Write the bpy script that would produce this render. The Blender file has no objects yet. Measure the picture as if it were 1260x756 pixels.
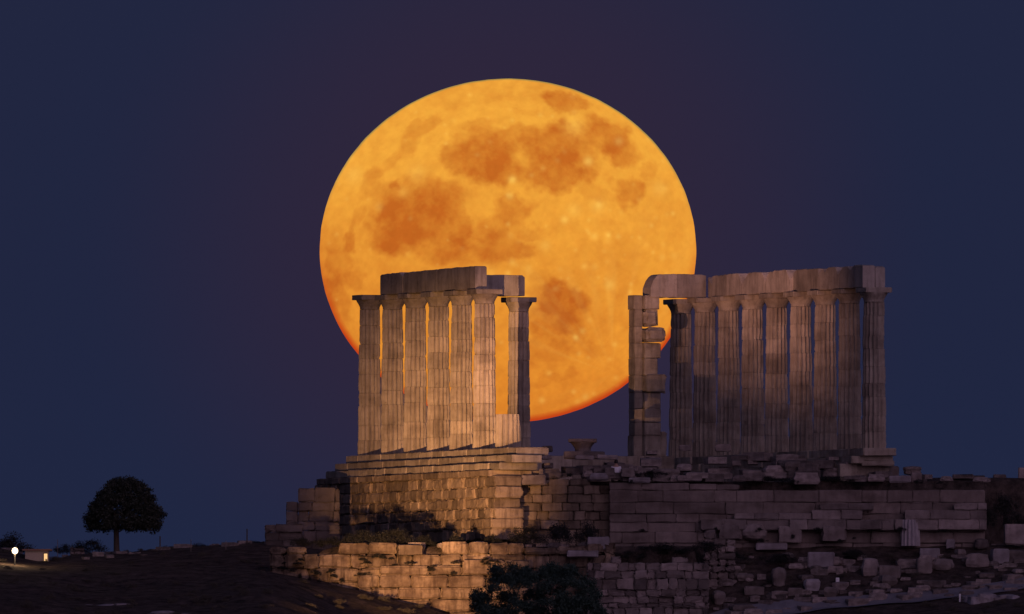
import bpy, math, random
import numpy as np
from mathutils import Vector, Matrix
R = math.radians
random.seed(7); rng = np.random.default_rng(7)
sc = bpy.context.scene
COL = sc.collection

# ------------------------------------------------------------------ camera
D = 1617.0                      # metres from the camera to the temple
S = 31.6                        # photograph pixels per metre at the temple
PITCH = R(1.36)
TP = math.tan(PITCH)
ZC = 5.70                       # height the lens axis passes at the temple (y = 0)
CAMZ = ZC - D * TP
cam_d = bpy.data.cameras.new('camera'); cam = bpy.data.objects.new('camera', cam_d); COL.objects.link(cam)
cam.location = (0, -D, CAMZ); cam.rotation_euler = (R(90) + PITCH, 0, 0)
cam_d.sensor_width = 36.0
cam_d.lens = 36.0 * (D / math.cos(PITCH)) / (1260 / S)
cam_d.clip_start = 5; cam_d.clip_end = 200000
sc.camera = cam

def X(px, Y=0.0): return (px - 630) / S * (D + Y) / D
def Z(py, Y=0.0):
    # height at depth Y that the photograph shows on its row py
    t = (378 - py) / S / (D / math.cos(PITCH))
    a = PITCH + math.atan(t)
    return CAMZ + (D + Y) * math.tan(a)

# ------------------------------------------------------------------ world: dusk sky, sun just set behind the camera
SUN_AZ = R(158)                 # where the last light comes from, seen from +Y clockwise
W = bpy.data.worlds.new('World'); sc.world = W; W.use_nodes = True
nt = W.node_tree; N = nt.nodes; L = nt.links; N.clear()
out = N.new('ShaderNodeOutputWorld'); bg = N.new('ShaderNodeBackground'); bg.inputs['Strength'].default_value = 1.0
L.new(bg.outputs[0], out.inputs[0])
sky = N.new('ShaderNodeTexSky'); sky.sky_type = 'NISHITA'; sky.sun_disc = False
sky.sun_elevation = R(1.0); sky.sun_rotation = SUN_AZ; sky.altitude = 60; sky.dust_density = 2.0
mul = N.new('ShaderNodeVectorMath'); mul.operation = 'MULTIPLY'; mul.inputs[1].default_value = (0.0060, 0.0065, 0.0145)
L.new(sky.outputs[0], mul.inputs[0])
# faint purple aureole of the moon shining through the low air
tc = N.new('ShaderNodeTexCoord')
MD = Vector((X(625, 1e5), D + 1e5, Z(308, 1e5) - CAMZ)).normalized()
sub = N.new('ShaderNodeVectorMath'); sub.operation = 'SUBTRACT'; sub.inputs[1].default_value = MD
L.new(tc.outputs['Generated'], sub.inputs[0])
ln = N.new('ShaderNodeVectorMath'); ln.operation = 'LENGTH'; L.new(sub.outputs[0], ln.inputs[0])
mr = N.new('ShaderNodeMapRange'); mr.interpolation_type = 'SMOOTHSTEP'
mr.inputs['From Min'].default_value = math.tan(R(0.20)); mr.inputs['From Max'].default_value = math.tan(R(0.62))
mr.inputs['To Min'].default_value = 1; mr.inputs['To Max'].default_value = 0
L.new(ln.outputs['Value'], mr.inputs['Value'])
gl = N.new('ShaderNodeVectorMath'); gl.operation = 'SCALE'; gl.inputs[0].default_value = (0.0120, 0.0000, -0.0060)
L.new(mr.outputs[0], gl.inputs['Scale'])
# the low air is a little bluer
sep = N.new('ShaderNodeSeparateXYZ'); L.new(tc.outputs['Generated'], sep.inputs[0])
mh = N.new('ShaderNodeMapRange'); mh.interpolation_type = 'SMOOTHSTEP'
mh.inputs['From Min'].default_value = math.sin(R(0.98)); mh.inputs['From Max'].default_value = math.sin(R(1.45))
mh.inputs['To Min'].default_value = 1; mh.inputs['To Max'].default_value = 0
L.new(sep.outputs['Z'], mh.inputs['Value'])
lo = N.new('ShaderNodeVectorMath'); lo.operation = 'SCALE'; lo.inputs[0].default_value = (0.0, 0.0010, 0.0026)
L.new(mh.outputs[0], lo.inputs['Scale'])
add = N.new('ShaderNodeVectorMath'); add.operation = 'ADD'; air = N.new('ShaderNodeVectorMath'); air.operation = 'ADD'; air.inputs[1].default_value = (0.0122, 0.0182, 0.0513); L.new(mul.outputs[0], air.inputs[0])   # deep blue of the high twilight air
L.new(air.outputs[0], add.inputs[0]); L.new(gl.outputs[0], add.inputs[1])
add2 = N.new('ShaderNodeVectorMath'); add2.operation = 'ADD'; L.new(add.outputs[0], add2.inputs[0]); L.new(lo.outputs[0], add2.inputs[1])
L.new(add2.outputs[0], bg.inputs['Color'])

# afterglow of the sun that has just set behind the camera: weak, wide, pinkish
sd = bpy.data.lights.new('sun', 'SUN'); sun = bpy.data.objects.new('sun', sd); COL.objects.link(sun)
sd.energy = 0.55; sd.angle = R(60); sd.color = (1.0, 0.66, 0.98)
el = R(13)
sdir = Vector((math.sin(SUN_AZ) * math.cos(el), math.cos(SUN_AZ) * math.cos(el), math.sin(el)))
sun.rotation_euler = sdir.to_track_quat('Z', 'Y').to_euler()

sc.view_settings.view_transform = 'Standard'; sc.view_settings.look = 'None'
sc.view_settings.exposure = 0; sc.view_settings.gamma = 1
sc.cycles.max_bounces = 5; sc.cycles.diffuse_bounces = 3
sc.render.film_transparent = False

# floodlights: (name, position, aim, watts, cone, blend, colour)
FLOODS = [
    ('near', Vector((-11.5, -70.0, Z(792, -70))), Vector((X(606, -9), -9, Z(586, -9))), 245000, 15.4, 1.0, (1.0, 0.50, 0.205)),
    ('far',  Vector((-12.0, -60.0, Z(788, -60))), Vector((X(900, 3), 3, Z(340, 3))), 88000, 17, 1.0, (1.0, 0.48, 0.34)),
]

# ------------------------------------------------------------------ helpers
class MB:
    def __init__(s): s.v = []; s.f = []; s.t = []
    def add(s, vs, fs, tone=0.5):
        o = len(s.v); s.v += [tuple(p) for p in vs]; s.f += [tuple(i + o for i in f) for f in fs]; s.t += [tone] * len(fs)
    def build(s, name, mat, parent=None, smooth=False):
        me = bpy.data.meshes.new(name); me.from_pydata(s.v, [], s.f); me.materials.append(mat)
        at = me.attributes.new('tone', 'FLOAT', 'FACE'); at.data.foreach_set('value', np.array(s.t, dtype=np.float32))
        if smooth: me.polygons.foreach_set('use_smooth', [True] * len(me.polygons))
        me.update()
        o = bpy.data.objects.new(name, me); COL.objects.link(o)
        if parent is not None:
            o.parent = parent; o.matrix_parent_inverse = parent.matrix_world.inverted() if False else Matrix.Translation(-Vector(parent.location))
        return o

def tag(o, label=None, cat=None, group=None, kind=None):
    if label: o['label'] = label
    if cat: o['category'] = cat
    if group: o['group'] = group
    if kind: o['kind'] = kind
    return o

def empty(name, loc, label, cat, group=None):
    o = bpy.data.objects.new(name, None); COL.objects.link(o); o.location = loc; o.empty_display_size = 0.2
    return tag(o, label, cat, group)

BF = [(0, 3, 2, 1), (4, 5, 6, 7), (0, 1, 5, 4), (1, 2, 6, 5), (2, 3, 7, 6), (3, 0, 4, 7)]
def box_pts(x0, x1, y0, y1, z0, z1, j=0.0):
    p = [(x0, y0, z0), (x1, y0, z0), (x1, y1, z0), (x0, y1, z0), (x0, y0, z1), (x1, y0, z1), (x1, y1, z1), (x0, y1, z1)]
    return [tuple(c + random.uniform(-j, j) for c in q) for q in p] if j else p

def noise1(x, seed):       # smooth 1-D noise
    i = math.floor(x); f = x - i; f = f * f * (3 - 2 * f)
    def h(n): return random.Random(n * 7919 + seed * 104729).uniform(-1, 1)
    return h(i) * (1 - f) + h(i + 1) * f

def worn_box(mb, x0, x1, y0, y1, z0, z1, tone=0.5, wear=0.03, ch=0.03, fr=None, j=None):
    """stone block: chamfered box with worn corners, each face split once so the outline is uneven"""
    j = wear if j is None else j
    xs = [x0, x0 + ch, (x0 + x1) / 2, x1 - ch, x1]; ys = [y0, y0 + ch, y1 - ch, y1]; zs = [z0, z0 + ch, (z0 + z1) / 2, z1 - ch, z1]
    nx, ny, nz = len(xs), len(ys), len(zs)
    idx = {}; vs = []; fs = []
    for a in range(nx):
        for b in range(ny):
            for c in range(nz):
                if a in (0, nx - 1) or b in (0, ny - 1) or c in (0, nz - 1):
                    e = (a in (0, nx - 1)) + (b in (0, ny - 1)) + (c in (0, nz - 1))
                    p = [xs[a], ys[b], zs[c]]
                    k = (0, 0, .45, .75)[e]
                    if e >= 2:
                        p[0] += (ch * k if a == 0 else -ch * k if a == nx - 1 else 0)
                        p[1] += (ch * k if b == 0 else -ch * k if b == ny - 1 else 0)
                        p[2] += (ch * k if c == 0 else -ch * k if c == nz - 1 else 0)
                    q = [w + random.uniform(-j, j) * (1.0 if e >= 2 else .5) for w in p]
                    if e >= 2 and random.random() < .17:
                        ctr = ((x0 + x1) / 2, (y0 + y1) / 2, (z0 + z1) / 2)
                        m = random.uniform(.03, .17)
                        q = [w + (cc - w) * m for w, cc in zip(q, ctr)]
                    idx[a, b, c] = len(vs); vs.append(fr(q) if fr else tuple(q))
    def quad(p, flip):
        p = [idx[k] for k in p]; fs.append(tuple(p[::-1] if flip else p))
    for a in range(nx - 1):
        for c in range(nz - 1):
            quad([(a, 0, c), (a + 1, 0, c), (a + 1, 0, c + 1), (a, 0, c + 1)], False)
            quad([(a, ny - 1, c), (a + 1, ny - 1, c), (a + 1, ny - 1, c + 1), (a, ny - 1, c + 1)], True)
    for b in range(ny - 1):
        for c in range(nz - 1):
            quad([(0, b, c), (0, b + 1, c), (0, b + 1, c + 1), (0, b, c + 1)], True)
            quad([(nx - 1, b, c), (nx - 1, b + 1, c), (nx - 1, b + 1, c + 1), (nx - 1, b, c + 1)], False)
    for a in range(nx - 1):
        for b in range(ny - 1):
            quad([(a, b, 0), (a + 1, b, 0), (a + 1, b + 1, 0), (a, b + 1, 0)], True)
            quad([(a, b, nz - 1), (a + 1, b, nz - 1), (a + 1, b + 1, nz - 1), (a, b + 1, nz - 1)], False)
    mb.add(vs, fs, tone)

# temple frame: a runs along the colonnades towards the camera, b across from the left row to the right row
UX, UY = 0.357, -0.934
VX, VY = 0.934, 0.357
AX, AY = X(455, 4.8), 4.76      # centre of the farthest column of the left row
def TF(p): return (AX + UX * p[0] + VX * p[1], AY + UY * p[0] + VY * p[1], p[2])
SP = 2.516                      # column spacing
BR = 13.05                      # b of the right row

# ------------------------------------------------------------------ materials
def stone(name, ca, cb, stain=0.5, streak=0.5, bump=0.4, fine=9.0, objvar=0.0, tonev=0.9, soil=(0.06, 0.04, 0.03)):
    m = bpy.data.materials.new(name); m.use_nodes = True; n = m.node_tree.nodes; l = m.node_tree.links
    b = n['Principled BSDF']; b.inputs['Roughness'].default_value = 0.92; b.inputs['Specular IOR Level'].default_value = 0.2
    t = n.new('ShaderNodeTexCoord'); src = t.outputs['Object']
    def noise(scale, det=4, rough=.6, sc3=None):
        q = n.new('ShaderNodeTexNoise'); q.inputs['Scale'].default_value = scale; q.inputs['Detail'].default_value = det; q.inputs['Roughness'].default_value = rough
        if sc3:
            mp = n.new('ShaderNodeMapping'); mp.inputs['Scale'].default_value = sc3; l.new(src, mp.inputs[0]); l.new(mp.outputs[0], q.inputs[0])
        else: l.new(src, q.inputs[0])
        return q.outputs[0]
    def ramp(v, a, b_, x=0, y=1):
        q = n.new('ShaderNodeMapRange'); q.inputs['From Min'].default_value = a; q.inputs['From Max'].default_value = b_
        q.inputs['To Min'].default_value = x; q.inputs['To Max'].default_value = y; l.new(v, q.inputs['Value']); return q.outputs[0]
    def mix(fac, c1, c2):
        q = n.new('ShaderNodeMix'); q.data_type = 'RGBA'
        l.new(fac, q.inputs[0])
        for k, c in ((6, c1), (7, c2)):
            if isinstance(c, tuple): q.inputs[k].default_value = (*c, 1)
            else: l.new(c, q.inputs[k])
        return q.outputs[2]
    c = mix(ramp(noise(1.6, 6, .65), .35, .65), ca, cb)
    st = ramp(noise(.55, 5, .62, (1, 1, 1.9)), .50, .68, 0, stain)          # broad weather stains
    c = mix(st, c, soil)
    sk = ramp(noise(5.0, 3, .6, (1, 1, .13)), .47, .68, 0, streak)           # run-off streaks
    c = mix(sk, c, soil)
    sp = ramp(noise(fine, 4, .7), .60, .76, 0, .55)                          # pits
    c = mix(sp, c, soil)
    a = n.new('ShaderNodeAttribute'); a.attribute_name = 'tone'
    tv = ramp(a.outputs['Fac'], 0, 1, 1 - tonev * .55, 1 + tonev * .55)
    vm = n.new('ShaderNodeVectorMath'); vm.operation = 'SCALE'; l.new(c, vm.inputs[0]); l.new(tv, vm.inputs['Scale'])
    l.new(vm.outputs[0], b.inputs['Base Color'])
    bp = n.new('ShaderNodeBump'); bp.inputs['Strength'].default_value = bump; bp.inputs['Distance'].default_value = 0.06
    l.new(noise(fine * .8, 6, .7), bp.inputs['Height']); l.new(bp.outputs[0], b.inputs['Normal'])
    return m
def plain(name, col, rough=.8, emit=None, es=0, metal=0):
    m = bpy.data.materials.new(name); m.use_nodes = True; n = m.node_tree.nodes; l = m.node_tree.links; b = n['Principled BSDF']
    q = n.new('ShaderNodeTexNoise'); q.inputs['Scale'].default_value = 14.0; q.inputs['Detail'].default_value = 4
    t = n.new('ShaderNodeTexCoord'); l.new(t.outputs['Object'], q.inputs[0])
    mx = n.new('ShaderNodeMix'); mx.data_type = 'RGBA'; l.new(q.outputs[0], mx.inputs[0])
    mx.inputs[6].default_value = (*[c * .75 for c in col], 1); mx.inputs[7].default_value = (*[min(1, c * 1.25) for c in col], 1)
    l.new(mx.outputs[2], b.inputs['Base Color']); b.inputs['Roughness'].default_value = rough; b.inputs['Metallic'].default_value = metal
    if emit: b.inputs['Emission Color'].default_value = (*emit, 1); b.inputs['Emission Strength'].default_value = es
    return m
def leafmat(name, c1, c2):
    m = bpy.data.materials.new(name); m.use_nodes = True; n = m.node_tree.nodes; l = m.node_tree.links; b = n['Principled BSDF']
    a = n.new('ShaderNodeAttribute'); a.attribute_name = 'tone'
    mx = n.new('ShaderNodeMix'); mx.data_type = 'RGBA'; l.new(a.outputs['Fac'], mx.inputs[0])
    mx.inputs[6].default_value = (*c1, 1); mx.inputs[7].default_value = (*c2, 1); l.new(mx.outputs[2], b.inputs['Base Color'])
    b.inputs['Roughness'].default_value = .7
    return m
M = dict(
    marble=stone('weathered_marble', (.46, .39, .31), (.33, .27, .21), .42, .36, .45, 8),
    beam=stone('beam_marble', (.45, .38, .32), (.34, .285, .235), .30, .35, .4, 7),
    poros=stone('poros_ashlar', (.34, .26, .19), (.22, .165, .12), .40, .60, .6, 7, tonev=1.1),
    ledge=stone('ledge_stone', (.36, .27, .19), (.13, .09, .065), .85, .85, 1.0, 5, tonev=1.1),
    wall=stone('terrace_ashlar', (.25, .20, .175), (.17, .135, .12), .5, .25, .5, 6, tonev=1.1),
    rubble=stone('rubble_stone', (.28, .23, .21), (.17, .14, .13), .45, .2, .6, 6, tonev=1.2),
    pale=stone('pale_limestone', (.37, .33, .34), (.25, .22, .225), .3, .2, .5, 5, tonev=.8),
    leaf=leafmat('dark_leaves', (.016, .020, .014), (.032, .038, .024)),
    ever=leafmat('evergreen_leaves', (.020, .044, .034), (.036, .066, .046)), scrub=leafmat('scrub_leaves', (.009, .010, .009), (.020, .020, .016)),
    dry=leafmat('dry_scrub', (.055, .048, .035), (.11, .09, .065)),
    bark=plain('bark', (.07, .05, .04)), metal=plain('dark_metal', (.06, .06, .06), .5, metal=.6),
    paint=plain('white_paint', (.7, .7, .7), .6), plaster=plain('plaster', (.42, .33, .25), .9), tile=plain('roof_tile', (.25, .13, .09), .9),
    glow=plain('lamp_glow', (.8, .8, .8), .5, (1.0, .74, .42), 2.6),
    win=plain('window_glow', (.5, .4, .3), .5, (1.0, .58, .22), 1.0),
    lens=plain('flood_lens', (.8, .8, .8), .2, (1.0, .6, .28), 8.0),
    shirt=plain('white_shirt', (.75, .74, .78)), skin=plain('skin', (.42, .26, .19), .6), hair=plain('dark_hair', (.02, .016, .014), .6),
    trousers=plain('dark_trousers', (.05, .05, .07)),
)

# ------------------------------------------------------------------ moon
def vnoise(x, y, seed):
    r_ = np.random.default_rng(seed); g = r_.random((256, 256))
    xi = np.floor(x).astype(int); yi = np.floor(y).astype(int); fx = x - xi; fy = y - yi
    fx = fx * fx * (3 - 2 * fx); fy = fy * fy * (3 - 2 * fy)
    G = lambda a, b: g[a % 256, b % 256]
    return (G(xi, yi) * (1 - fx) + G(xi + 1, yi) * fx) * (1 - fy) + (G(xi, yi + 1) * (1 - fx) + G(xi + 1, yi + 1) * fx) * fy
def fbm(x, y, seed, o=4, g=.55):
    s = 0; a = 1; t = 0
    for k in range(o): s = s + a * vnoise(x * 2 ** k + 37 * k, y * 2 ** k + 11 * k, seed + k); t += a; a *= g
    return s / t * 2 - 1

def make_moon():
    YM = 60000.0
    cx, cz = X(625, YM), Z(308.5, YM)
    rx = 231.5 / S * (D + YM) / D; rz = 211.5 / S * (D + YM) / D
    NR, NS = 300, 560
    th = np.concatenate([np.linspace(0, 1, NR) ** .75 * (math.pi / 2), np.linspace(math.pi / 2, math.pi, 24)[1:-1]])
    ph = np.arange(NS) / NS * 2 * math.pi
    T, P = np.meshgrid(th[1:], ph, indexing='ij')
    ux = np.sin(T) * np.cos(P); uz = np.sin(T) * np.sin(P); uy = -np.cos(T)
    vx = np.concatenate([[0], ux.ravel(), [0]]); vz = np.concatenate([[0], uz.ravel(), [0]]); vy = np.concatenate([[-1], uy.ravel(), [1]])
    an = np.arctan2(vz, vx); rip = 1 + .0016 * fbm(an * 14 + 60, an * 0 + 3, 301, 3)      # limb rippled by the air
    co = np.stack([vx * rx * rip, vy * rx, vz * rz * rip], 1)
    nr = len(th) - 1; i = np.arange(nr - 1)[:, None] * NS; j = np.arange(NS)[None, :]; jn = (j + 1) % NS
    q = np.stack([1 + i + j, 1 + i + jn, 1 + i + NS + jn, 1 + i + NS + j], -1).reshape(-1, 4)
    faces = [tuple(r) for r in q.tolist()] + [(0, 1 + (k + 1) % NS, 1 + k) for k in range(NS)]
    lastr = 1 + (nr - 1) * NS; faces += [(lastr + k, lastr + (k + 1) % NS, len(co) - 1) for k in range(NS)]
    me = bpy.data.meshes.new('moon'); me.from_pydata(co.tolist(), [], faces)
    me.polygons.foreach_set('use_smooth', [True] * len(me.polygons))
    # surface markings, in photograph pixels of the disc
    px = 625 + vx * 231.5; py = 308.5 - vz * 211.5
    wx = px + 15 * fbm(px / 34, py / 34, 3) + 5 * fbm(px / 9, py / 9, 23, 3); wy = py + 13 * fbm(px / 34, py / 34, 13) + 5 * fbm(px / 9, py / 9, 33, 3)
    Zm = [  # zoomed coordinates (x 1.718 from 380,90): cx, cy, rx, ry, rot deg, strength
        (528, 68, 44, 25, 12, .75), (570, 78, 20, 12, 0, .3),
        (372, 190, 66, 52, 15, 1.0), (330, 195, 40, 30, 0, .6), (405, 220, 40, 35, 0, .7), (440, 150, 40, 22, 0, .55), (350, 122, 34, 16, 0, .45),
        (515, 165, 60, 42, 0, .9), (520, 215, 66, 38, 0, 1.0), (565, 185, 42, 42, 0, .6), (500, 140, 55, 24, -10, .5),
        (628, 138, 50, 32, 20, .75), (655, 165, 42, 26, 35, .7), (600, 120, 34, 20, 0, .4), (716, 215, 16, 24, 0, .35),
        (668, 262, 32, 32, 0, .8), (600, 262, 34, 20, 10, .35), (640, 235, 22, 16, 0, .35),
        (210, 265, 72, 34, -8, .65), (230, 310, 85, 52, 0, .85), (180, 345, 58, 44, 0, .8), (275, 275, 50, 40, 0, .55), (318, 335, 26, 42, 0, .6), (260, 370, 85, 34, 0, .5),
        (245, 118, 38, 18, -30, .5), (215, 160, 20, 32, 30, .4), (150, 205, 50, 14, -38, .4), (125, 245, 20, 34, 25, .35), (175, 245, 10, 10, 0, .5),
        (430, 300, 44, 30, -15, .75), (390, 345, 34, 30, 0, .6), (410, 380, 52, 30, 0, .55), (460, 340, 40, 16, 10, .4), (455, 385, 30, 18, 0, .4), (330, 395, 50, 20, 0, .3),
        (84, 362, 14, 24, 15, .6), (100, 320, 12, 24, 30, .35), (62, 420, 26, 40, 0, .45), (60, 480, 26, 50, -20, .45), (100, 440, 20, 20, 0, .35),
        (535, 495, 46, 42, 0, .85), (510, 540, 50, 36, 0, .75), (500, 470, 40, 34, 0, .45), (560, 550, 30, 26, 0, .5), (490, 600, 60, 30, 0, .45), (570, 590, 60, 18, 0, .3), (520, 650, 60, 10, -8, .3), (620, 480, 14, 12, 0, -.2),
        (760, 300, 30, 60, 0, .12), (640, 330, 30, 8, 0, .12), (420, 60, 60, 9, -5, .12), (460, 95, 50, 8, 5, .15),
    ]
    mar = np.zeros(len(px))
    for (a, b, r1, r2, rot, s) in Zm:
        x0 = 380 + a / 1.718; y0 = 90 + b / 1.718; c, s_ = math.cos(R(rot)), math.sin(R(rot))
        dx = wx - x0; dy = wy - y0; e = np.sqrt(((dx * c + dy * s_) / (r1 / 1.718)) ** 2 + ((-dx * s_ + dy * c) / (r2 / 1.718)) ** 2)
        mar = 1 - (1 - mar) * (1 - s * np.clip(1.27 - e, 0, .46) / .46 * .84) if s > 0 else mar
    fine = fbm(px / 11, py / 11, 91, 4, .62); mid = fbm(px / 40, py / 40, 71, 3)
    low = np.exp(-(((px - 505) / 120) ** 2 + ((py - 330) / 70) ** 2)) * .22 + np.clip((py - 330) / 180, 0, 1) * .22 + np.exp(-(((px - 430) / 60) ** 2 + ((py - 360) / 90) ** 2)) * .15
    mar = np.clip(mar * .86 * (1 + .26 * fine + .10 * mid) + .34 * np.clip(mid + .12, 0, 1) + .26 * fine * (1 - mar * .6) + .08 + low * .7, 0, 1.08)
    br = np.zeros(len(px))
    rs = np.random.default_rng(5)
    spots = [(430, 235, 5, 1), (590, 195, 6, .9), (540, 320, 5, .8), (635, 455, 7, .6), (655, 150, 6, .7), (425, 270, 5, .7), (610, 290, 10, .4), (560, 300, 9, .4), (500, 375, 7, .4), (380, 440, 12, .35), (560, 120, 14, .4), (200, 260, 7, .3), (740, 250, 10, .4), (430, 410, 5, .5), (690, 620, 7, .3), (95, 220, 12, .4), (230, 220, 12, .35), (150, 290, 6, .4)]
    spots += [(rs.uniform(420, 800), rs.uniform(240, 700), rs.uniform(2, 5), rs.uniform(.2, .55)) for _ in range(70)] + [(rs.uniform(30, 800), rs.uniform(40, 700), rs.uniform(1.5, 4), rs.uniform(.15, .4)) for _ in range(90)]
    for (a, b, r1, s) in spots:
        x0 = 380 + a / 1.718; y0 = 90 + b / 1.718
        br += s * np.exp(-(((px - x0) ** 2 + (py - y0) ** 2) / (r1 / 1.1) ** 2))
    # rays running down from the south-east crater
    ang = np.arctan2(px - (380 + 640 / 1.718), (py - (90 + 640 / 1.718)) * -1)
    ray = np.clip(fbm(ang * 9 + 40, py / 90, 55, 3), 0, 1) * np.clip(1 - np.abs(py - 380) / 150, 0, 1) * (px > 640)
    br += .35 * ray
    h = np.clip((520 - py) / 422, 0, 1)[:, None]                            # lower disc reddened by the thicker air, painted into the colour
    hi = np.array([.900, .398, .046]); lo_ = np.array([.80, .265, .026]); mh_ = np.array([.590, .160, .018]); ml = np.array([.50, .112, .012])
    hs = np.clip(h * 1.25, 0, 1)
    base = lo_ + (hi - lo_) * hs; dark = ml + (mh_ - ml) * hs
    c = base + (dark - base) * mar[:, None]
    c = c * (1 + .06 * fbm(px / 5, py / 5, 191, 3)[:, None])
    c = c + np.clip(br * 1.6, 0, 1.5)[:, None] * np.array([.10, .12, .03])
    rr = np.sqrt(vx ** 2 + vz ** 2)
    lowr = np.clip((-vz - .02 + .25 * vx * 0) / .5, 0, 1)
    red = np.clip((rr - .966) / .030, 0, 1) * lowr  # red lower limb: dispersion in the air, painted into the colour
    c = c * (1 - red[:, None]) + np.array([.50, .022, .006]) * red[:, None]
    side = np.clip((rr - .955) / .045, 0, 1) * np.clip((.25 - vz) / .6, 0, 1)
    c = c * (1 - .45 * side[:, None]) + np.array([.62, .10, .010]) * .45 * side[:, None]
    grn = np.clip((rr - .984) / .012, 0, 1) * np.clip((vz - .15) / .5, 0, 1)  # greenish upper limb, dispersion in the air painted on likewise
    c = c * (1 - .75 * grn[:, None]) + np.array([.20, .22, .075]) * .75 * grn[:, None]
    at = me.attributes.new('moon_and_air_tint', 'FLOAT_COLOR', 'POINT')  # surface markings together with the painted tint of the air
    at.data.foreach_set('color', np.concatenate([c, np.ones((len(c), 1))], 1).astype(np.float32).ravel())
    m = bpy.data.materials.new('moon_surface'); m.use_nodes = True; n = m.node_tree.nodes; l = m.node_tree.links; n.clear()
    o_ = n.new('ShaderNodeOutputMaterial'); e = n.new('ShaderNodeEmission'); a_ = n.new('ShaderNodeAttribute'); a_.attribute_name = 'moon_and_air_tint'
    l.new(a_.outputs['Color'], e.inputs[0]); l.new(e.outputs[0], o_.inputs[0]); e.inputs[1].default_value = 1.0
    m.cycles.emission_sampling = 'NONE'
    me.materials.append(m)
    o = bpy.data.objects.new('moon', me); COL.objects.link(o); o.location = (cx, YM, cz)
    tag(o, 'huge orange full moon with darker seas rising behind the ruined temple', 'moon')
make_moon()

# ------------------------------------------------------------------ terrain
def lerp_tab(tab, x):
    if x <= tab[0][0]: return tab[0][1]
    for (a, b), (c, d) in zip(tab, tab[1:]):
        if x <= c: return b + (d - b) * (x - a) / (c - a)
    return tab[-1][1]
def sstep(a, b, x):
    t = min(1, max(0, (x - a) / (b - a))); return t * t * (3 - 2 * t)
FRONT = [(-200, 700), (0, 702), (100, 704), (300, 702), (340, 706), (440, 726), (540, 752), (600, 775), (750, 800), (850, 785), (900, 764), (1000, 752), (1100, 742), (1200, 734), (1260, 728), (1500, 715)]
BACK = [(-200, 668), (0, 674), (60, 690), (95, 682), (143, 682), (200, 676), (330, 668), (420, 660)]
YW = -16.0        # lower wall
def platform(x, y):
    """1 inside the temple platform"""
    a = (x - AX) * UX + (y - AY) * UY; b = (x - AX) * VX + (y - AY) * VY
    inside = min(b + 1.0, y + 11.0, a + 2.2)
    if x > X(1212): inside = min(inside, y + 6.0)
    return inside
def ground_z(x, y):
    px = 630 + x * S
    zf = Z(lerp_tab(FRONT, px), -17.5)
    # front slope
    if y < -17.5:
        z = zf + (y + 17.5) * (0.105 + 0.035 * sstep(-60, -30, x * 1.0) * 0)
        z += (0.22 * noise1(x / 3.1 + 5, 1) + .16 * noise1(y / 2.3 + x / 5, 2)) * sstep(0, 4, -17.5 - y)
    else:
        # terrace behind the lower wall (left and centre), rubble bank on the right
        terr = Z(674, -12)
        if px < 330:
            zb = Z(lerp_tab(BACK, px), -4)
            z = zf + (zb - zf) * sstep(-17.5, -4, y) if y < -4 else zb + (y + 4) * 0.004
        elif px < 860:
            k = sstep(YW + .2, YW + .7, y)
            z = (zf) * (1 - k) + terr * k
            if px < 420: z = z * sstep(330, 420, px) + (zf + (Z(672, -4) - zf) * sstep(-17.5, -5, y)) * (1 - sstep(330, 420, px))
        else:
            z = zf + (Z(672, -11.5) - zf) * min(1, max(0, (y + 17.5) / 6.0))
            if y > -6 and px > 1212: z = max(z, Z(600, -6))
    ins = platform(x, y)
    if ins > 0:
        pz = -1.3 + (Z(589.5, -3) + 1.3) * sstep(-9.5, -4.5, y) * sstep(X(1092), X(1118), x)
        z = z + (pz - z) * sstep(0, .3, ins)
    # beyond the hill
    z += .05 * noise1(x * .9 + 3, 5) * noise1(y * .9, 6)
    d = max(0, -y - 45)
    z -= sstep(0, 260, d) * 22 + sstep(0, 60, d) * 2
    d2 = max(0, y - 40)
    z -= sstep(0, 300, d2) * 30 + d2 * 0.02 * (1 if d2 < 300 else 0)
    ex = max(0, abs(x) - 60); z -= sstep(0, 400, ex) * 26
    return max(z, CAMZ - 1.7)
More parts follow.
